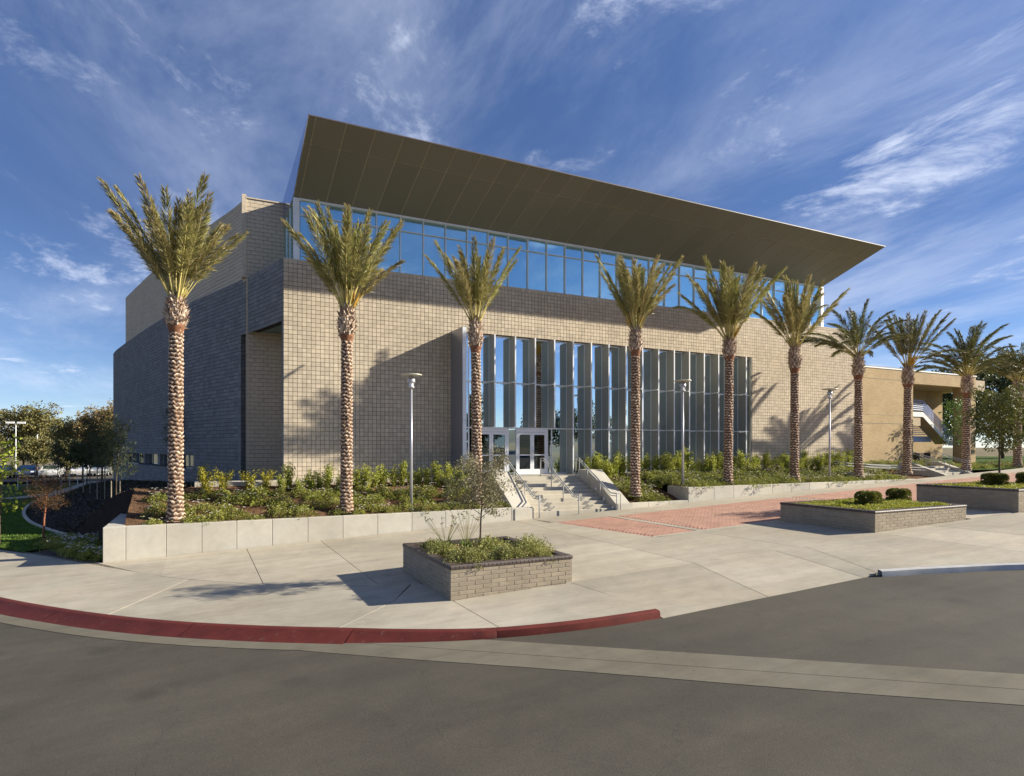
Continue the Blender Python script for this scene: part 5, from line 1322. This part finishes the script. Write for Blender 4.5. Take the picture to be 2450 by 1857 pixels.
# ramp, side steps and their rails at the far right of the walk
rp = empty('access_ramp', (40, 26, 1.6), 'sloping concrete access ramp beside the brick walk', 'ramp')
fix_normals(MB().prism([(36.5, 2.12), (44.6, 1.55), (44.6, 1.2), (36.5, 1.2)], 'y', 25.5, 26.9).build('slab', 'stepc', rp))
fix_normals(MB().prism([(36.5, 2.25), (44.6, 1.68), (44.6, 1.2), (36.5, 1.2)], 'y', 26.9, 27.1).build('kerb_wall', 'wallc', rp))
def bar_rail(label, pts, posts, group):
    o = empty('ramp_rail', posts[0], label, 'handrail', group)
    for dz in (0, -.16): MB().tube([(a, b, c + dz) for a, b, c in pts], .024, 6).build('rail_bar', 'steel', o)
    for a, b, c in posts:
        zt = np.interp(a, [p[0] for p in pts], [p[2] for p in pts]); MB().tube([(a, b, c), (a, b, zt)], .024, 6).build('post', 'steel', o)
bar_rail('steel rail along the front of the access ramp', [(36.8, 25.5, 2.75), (38.4, 25.5, 2.55), (44.2, 25.5, 2.28)], [(38.1, 25.5, 1.8), (40.1, 25.5, 1.65), (42.1, 25.5, 1.5), (43.9, 25.5, 1.45)], 'ramp rails')
bar_rail('steel rail along the back of the access ramp', [(36.8, 26.95, 2.8), (38.4, 26.95, 2.62), (45.2, 26.95, 2.35)], [(38.9, 26.95, 1.9), (41.2, 26.95, 1.8), (43.4, 26.95, 1.7), (45.0, 26.95, 1.6)], 'ramp rails')
s3 = empty('side_steps', (46.5, 24.8, 1.9), 'short concrete side steps with a sloping wall near the ninth palm', 'stair')
for i in range(4): MB().box(45.0, 48.0, 25.2 + i * .36, 26.7 if i == 3 else 25.2 + (i + 1) * .36 + .04, 1.4, 1.95 + .13 * i).build('step', 'stepc', s3, bevel=.01)
for x0, x1 in ((44.6, 44.98), (48.02, 48.5)):
    MB().prism([(24.5, 1.4), (24.5, 1.85), (26.9, 2.65), (27.6, 2.65), (27.6, 1.4)], 'x', x0, x1).build('cheek_wall', 'wallc', s3, bevel=.012)
for x, l_ in ((45.1, 'steel handrail on the left of the short side steps'), (47.9, 'steel handrail on the right of the short side steps')):
    o = empty('step_rail', (x, 25, 1.9), l_, 'handrail', 'side step rails')
    for dz in (0, -.14): MB().tube([(x, 27.2, 3.35 + dz), (x, 26.8, 3.35 + dz), (x, 25.1, 2.8 + dz), (x, 24.7, 2.8 + dz)], .024, 6).build('rail_bar', 'steel', o)
    for y, z in ((27.1, 3.35), (26.0, 3.1), (24.8, 2.8)): MB().tube([(x, y, 1.9), (x, y, z)], .024, 6).build('post', 'steel', o)
bn = empty('bench', (56.2, 33.0, 2.3), 'small black slatted bench against the tan brick wall', 'bench')
for i in range(6): MB().box(55.3, 56.9, 32.88 + .0 * i, 32.93, 2.75 + i * .08, 2.80 + i * .08).build('slat', 'black', bn)
for i in range(4): MB().box(55.3, 56.9, 32.4 + i * .11, 32.49 + i * .11, 2.68, 2.72).build('slat', 'black', bn)
for x in (55.3, 56.86): MB().box(x, x + .06, 32.4, 32.95, 2.25, 3.2).build('side_frame', 'black', bn)

rl = [(48.6, 24.45), (62, 24.45), (130, 18), (160, 60), (72, 60), (68, 36), (48.6, 33)]
tag(sheet('lawn', 48.6, 150, 24.45, 60, lambda x, y: 2.12 + .06 * wobble(.4 * x, .4 * y), 'lawn', 60, 24), kind='structure')
grass('grass', [(50, 24.6), (100, 24.6), (110, 44), (60, 33.5), (50, 33)], 26000, lambda x, y: 2.14, 'sunlit green grass on the lawn at the far right', .05, .14)
sheet('planting_bed', 41.2, 48.6, 24.45, 34, lambda x, y: 1.62 + .07 * min(y - 24.4, 7) + .03 * wobble(3 * x, 3 * y), 'mulch', 24, 24)
for k, (x, y) in enumerate(sorted(spread(41.5, 56.5, 27.3, 33.2, 60, .75))):
    plant('rose_bush', (x, y, 1.75 + .06 * min(y - 24.4, 7)), '%s low flowering bush counted rightwards between the ramp and tan brick wall' % nth(k), 'rose bush', 'bushes before the tan brick wall', ROSE[k % 4], flowers=PETAL[k % 4], sc=rng.uniform(.9, 1.4))
for k, (x, y) in enumerate(sorted(spread(49, 58, 24.7, 27.3, 22, .7))):
    plant('rose_bush', (x, y, 2.1), '%s low flowering bush counted rightwards beneath the last two palms' % nth(k), 'rose bush', 'bushes beneath the last palms', ROSE[k % 4], flowers=PETAL[(k + 1) % 4], sc=rng.uniform(.8, 1.2))
tree('young_tree', (60.5, 32.5, 2.1), 'thin bright green tree in front of the outdoor stair', None, 5.6, .05, 16, 1.0, .25, 34, .40, .2, .12, 'lily')
for x, y, h, sp, l_ in ((86, 46, 10.5, 5.2, 'dense dark tree seen under the beam of the tan building'), (97, 46, 12.5, 5.6, 'tallest dark tree behind the right end of the tan building'), (106, 46.5, 11, 5.4, 'dark tree at the right edge behind the last palm'), (76, 47, 9, 4.2, 'dark tree seen through the outdoor stair opening')):
    tree('broadleaf_tree', (x, y, 2.0), l_, None, h, .28, 22, sp * .62, .2, 190, 1.45, .42, .26, 'dtree')
tree('young_tree', (70.5, 30.5, 2.1), 'leafy green tree on the lawn behind the tall planter', None, 6.5, .09, 22, 1.9, .3, 150, .7, .24, .15, 'clip')
tree('young_tree', (80, 33, 2.1), 'small lawn tree farther right behind the last palm', None, 5.5, .08, 18, 1.7, .3, 130, .7, .24, .15, 'clip')

# ------------------------------------------------------------------ left background
# lot and path
sheet('parking_lot', -60, -6, 76, 100, lambda x, y: .30, 'asphalt', 6, 4)
strip_abs('path', smooth_line([(-40, 60), (-22, 56), (-13, 54.5), (-10.2, 58), (-9.4, 66), (-9.2, 74)], 40), [(-.9, .03), (.9, .03)], 'walk2', lawn_z)
def far_tree(i, x, y, h, sp, mat, label, bark='wood'):
    tree('eucalyptus_tree', (x, y, .2), label, 'trees beyond the parking lot', h, .16, 24, sp, .16, 120, 1.0, .34, .2, mat, bark)
names = ['leftmost', 'second', 'third', 'fourth', 'fifth', 'sixth', 'seventh', 'eighth', 'ninth', 'tenth']
ft = [(-27, 112, 8.0, 3.0, 'euc'), (-24.0, 116, 7.6, 2.8, 'euc'), (-21.6, 112, 8.2, 2.8, 'euc'), (-19.2, 116, 6.6, 2.6, 'euc'), (-17.4, 120, 6.4, 2.6, 'euc2'), (-15.6, 114, 7.6, 2.5, 'euc2'), (-13.9, 118, 8.3, 2.6, 'euc2'), (-12.2, 113, 8.6, 2.6, 'euc2'), (-10.4, 118, 7.2, 2.5, 'euc2'), (-8.0, 116, 7.2, 2.5, 'euc')]
for i, (x, y, h, sp, m) in enumerate(ft):
    far_tree(i, x, y, h, sp * .8, m, '%s tree from the left in the tall olive and brown row beyond the parking lot' % names[i])
for i, (x, y, h, l_) in enumerate([(-16.2, 84, 3.6, 'dark lower tree before the parking lot, leftmost of four'), (-12.9, 80, 3.3, 'dark lower tree before the parking lot, second of four'), (-10.9, 76, 3.2, 'dark lower tree before the parking lot, third of four'), (-9.0, 74, 3.6, 'dark lower tree before the parking lot, beside the hall wall')]):
    tree('broadleaf_tree', (x, y, .25), l_, 'lower trees before the lot', h, .1, 18, 1.1, .4, 130, .6, .26, .15, 'dtree' if i > 1 else 'euc')
for x, y, z, h, l_ in ((-7.2, 42.0, .55, 4.0, 'staked young tree on the shaded slope, leftmost'), (-5.9, 42.5, 1.25, 3.7, 'staked young tree on the shaded slope, second from the left'), (-4.6, 37.5, 1.2, 3.4, 'staked young tree on the shaded slope, nearest the hall wall'), (-3.35, 31.6, .75, 3.9, 'staked young tree on the shaded slope, nearest the palm'), (-1.55, 43.2, 1.55, 4.3, 'dark young tree against the strip window behind the first palm')):
    o = tree('young_tree', (x, y, z), l_, 'staked young trees on the slope', h, .03, 16, .55, .42, 60, .3, .16, .03, 'dtree')
    for dx in (-.16, .16): MB().tube([(x + dx, y, z - .15), (x + dx, y, z + 1.5)], .028, 6).build('stake', 'stake', o)
tree('young_tree', (-5.75, 30.9, -.2), 'small reddish bare-stemmed tree with a brown twiggy crown on the lawn', None, 2.5, .045, 24, .74, .48, 130, .24, .07, .014, 'rust', 'redwood')
tree('young_tree', (-7.2, 31.1, -.2), 'young tree with large bright yellow-green leaves at the left picture edge', None, 4.0, .035, 15, .75, .3, 15, .28, .17, .11, 'bright')
def lot_light(x, y, zt, heads, label):
    o = empty('lot_light', (x, y, .25), label, 'light pole', 'parking lot light poles')
    MB().tube([(x, y, .2), (x, y, zt)], .06, 8).build('pole', 'white', o)
    for s_ in heads: MB().box(x + (.15 if s_ > 0 else -.95), x + (.95 if s_ > 0 else -.15), y - .16, y + .16, zt - .02, zt + .2).build('light_head', 'white', o)
    MB().box(x - .95 if -1 in heads else x, x + .95 if 1 in heads else x + .1, y - .04, y + .04, zt - .02, zt + .05).build('arm', 'white', o)
lot_light(-20.4, 95, 6.6, (-1, 1), 'tall white parking lot light with two heads')
lot_light(-17.9, 93, 5.2, (), 'plain pale pole beside the tall parking lot light')
lot_light(-16.2, 93, 4.2, (-1,), 'short parking lot light with one head to the left')
lot_light(-11.6, 92, 4.4, (1,), 'parking lot light close to the hall wall')
# parked cars seen end on
def car(x, y, rz, paint, label):
    o = empty('parked_car', (x, y, .31), label, 'car', 'cars in the parking lot', rz)
    def add(name, m, mat, smooth=False): return link(name, raw_mesh(name, m.v, m.f, mat, smooth), o)
    prof = [(-2.2, .32), (-2.25, .62), (-2.15, .86), (-1.35, .95), (-.75, 1.4), (.85, 1.42), (1.5, .98), (2.1, .88), (2.25, .6), (2.2, .32)]
    m = MB(); n = len(prof); V = []
    for s_ in (-1, 1):
        for a, b in prof: V.append((s_ * (.88 if b < 1.0 else .70), a, b))
    m.add(V, [tuple(range(n)), tuple(range(2 * n - 1, n - 1, -1))] + [(i, n + i, n + (i + 1) % n, (i + 1) % n) for i in range(n)])
    b_ = fix_normals(add('body', m, paint)); bv = b_.modifiers.new('bevel', 'BEVEL'); bv.width = .06; bv.segments = 2
    add('windscreen', MB().add([(-.64, -1.30, 1.0), (.64, -1.30, 1.0), (.62, -.8, 1.385), (-.62, -.8, 1.385)], [(0, 1, 2, 3)]), 'wglass')
    add('rear_window', MB().add([(-.64, 1.46, 1.03), (.64, 1.46, 1.03), (.62, .92, 1.385), (-.62, .92, 1.385)], [(3, 2, 1, 0)]), 'wglass')
    for s_ in (-1, 1):
        add('side_window', MB().add([(s_ * .875, -1.1, 1.0), (s_ * .875, 1.25, 1.0), (s_ * .725, .75, 1.37), (s_ * .725, -.66, 1.37)], [(0, 1, 2, 3)]), 'black')
        for yy in (-1.4, 1.4):
            w = add('wheel', MB().tube([(s_ * .72, yy, .32), (s_ * .90, yy, .32)], .32, 18), 'rubber'); link('rim', raw_mesh('rim', *(lambda q: (q.v, q.f))(MB().tube([(s_ * .86, yy, .32), (s_ * .912, yy, .32)], .19, 12)), 'steel'), w)
        add('headlight', MB().box(s_ * .62 - .14, s_ * .62 + .14, -2.262, -2.15, .66, .8), 'lens')
        add('tail_light', MB().box(s_ * .66 - .12, s_ * .66 + .12, 2.15, 2.262, .66, .8), 'red')
    return o
for i, (x, y, rz, p, l_) in enumerate([(-19.6, 86, .1, 1, 'dark car at the left of the parking lot'), (-17.3, 86, .05, 3, 'dark blue car in the parking lot, second from the left'), (-15.0, 85, 0, 2, 'white car in the middle of the parking lot'), (-12.7, 88, .05, 0, 'silver car behind the white wall'), (-10.8, 88, 0, 4, 'grey car nearest the hall in the parking lot')]):
    car(x, y, rz, 'car%d' % p, l_)
ww = empty('white_wall', (-13.6, 94, .2), 'bright white low wall panel at the edge of the parking lot', 'wall')
MB().box(-13.6, -11.0, 94, 94.3, .0, 1.6).build('panel', 'white', ww, bevel=.02); MB().box(-14.1, -13.62, 93.9, 94.4, .0, 1.9).build('post', 'white', ww, bevel=.02)
fn = empty('wire_fence', (-13, 64, .2), 'thin wire fence on pale posts along the path', 'fence')
for i in range(9): MB().tube([(-13.6 + i * .5, 64 + i * .55, .15), (-13.6 + i * .5, 64 + i * .55, 1.25)], .03, 6).build('post', 'white', fn)
for z in (.5, .8, 1.15): MB().tube([(-13.6, 64, z), (-9.6, 68.4, z)], .008, 4).build('wire', 'steel', fn)

# ------------------------------------------------------------------ what the glass mirrors: hills and trees across the street
V, F = [], []; na = 160
for i in range(na + 1):
    a = math.pi + math.pi * i / na
    h = 26 + 16 * math.sin(i * .11) + 9 * math.sin(i * .37 + 1) + 4 * math.sin(i * .9)
    for r_, z in ((620, -4), (760, h * .55), (930, h + 6), (1200, -4)): V.append((r_ * math.cos(a) + 30, r_ * math.sin(a) - 20, z))
F = np.array([(i * 4 + j, i * 4 + j + 1, i * 4 + j + 5, i * 4 + j + 4) for i in range(na) for j in range(3)])
tag(part('hills', V, F, 'hill', smooth=True), kind='structure')
def proto_tree():
    m, tips = branchy(7.5, .2, 18, 2.4, .25); return raw_mesh('trunk', m.v, m.f, 'wood'), raw_mesh('crown', *crown_on(tips, 110, 1.2, .45, .28), 'dtree')
ptr, pcr = proto_tree()
for i, (x, y, s_) in enumerate([(14, -42, .9), (25, -46, 1.1), (36, -44, .8), (47, -50, 1.15), (60, -46, 1.0), (72, -55, 1.2), (88, -52, 1.0), (4, -48, 1.0)]):
    o = empty('street_tree', (x, y, gx(x) - .3), '%s dark tree across the street, mirrored in the entrance glass' % ('nearest', 'second', 'third', 'fourth', 'fifth', 'sixth', 'seventh', 'leftmost')[i], 'tree', 'trees mirrored in the glass', i); o.scale = (s_,) * 3
    link('trunk', ptr, o); link('crown', pcr, o)
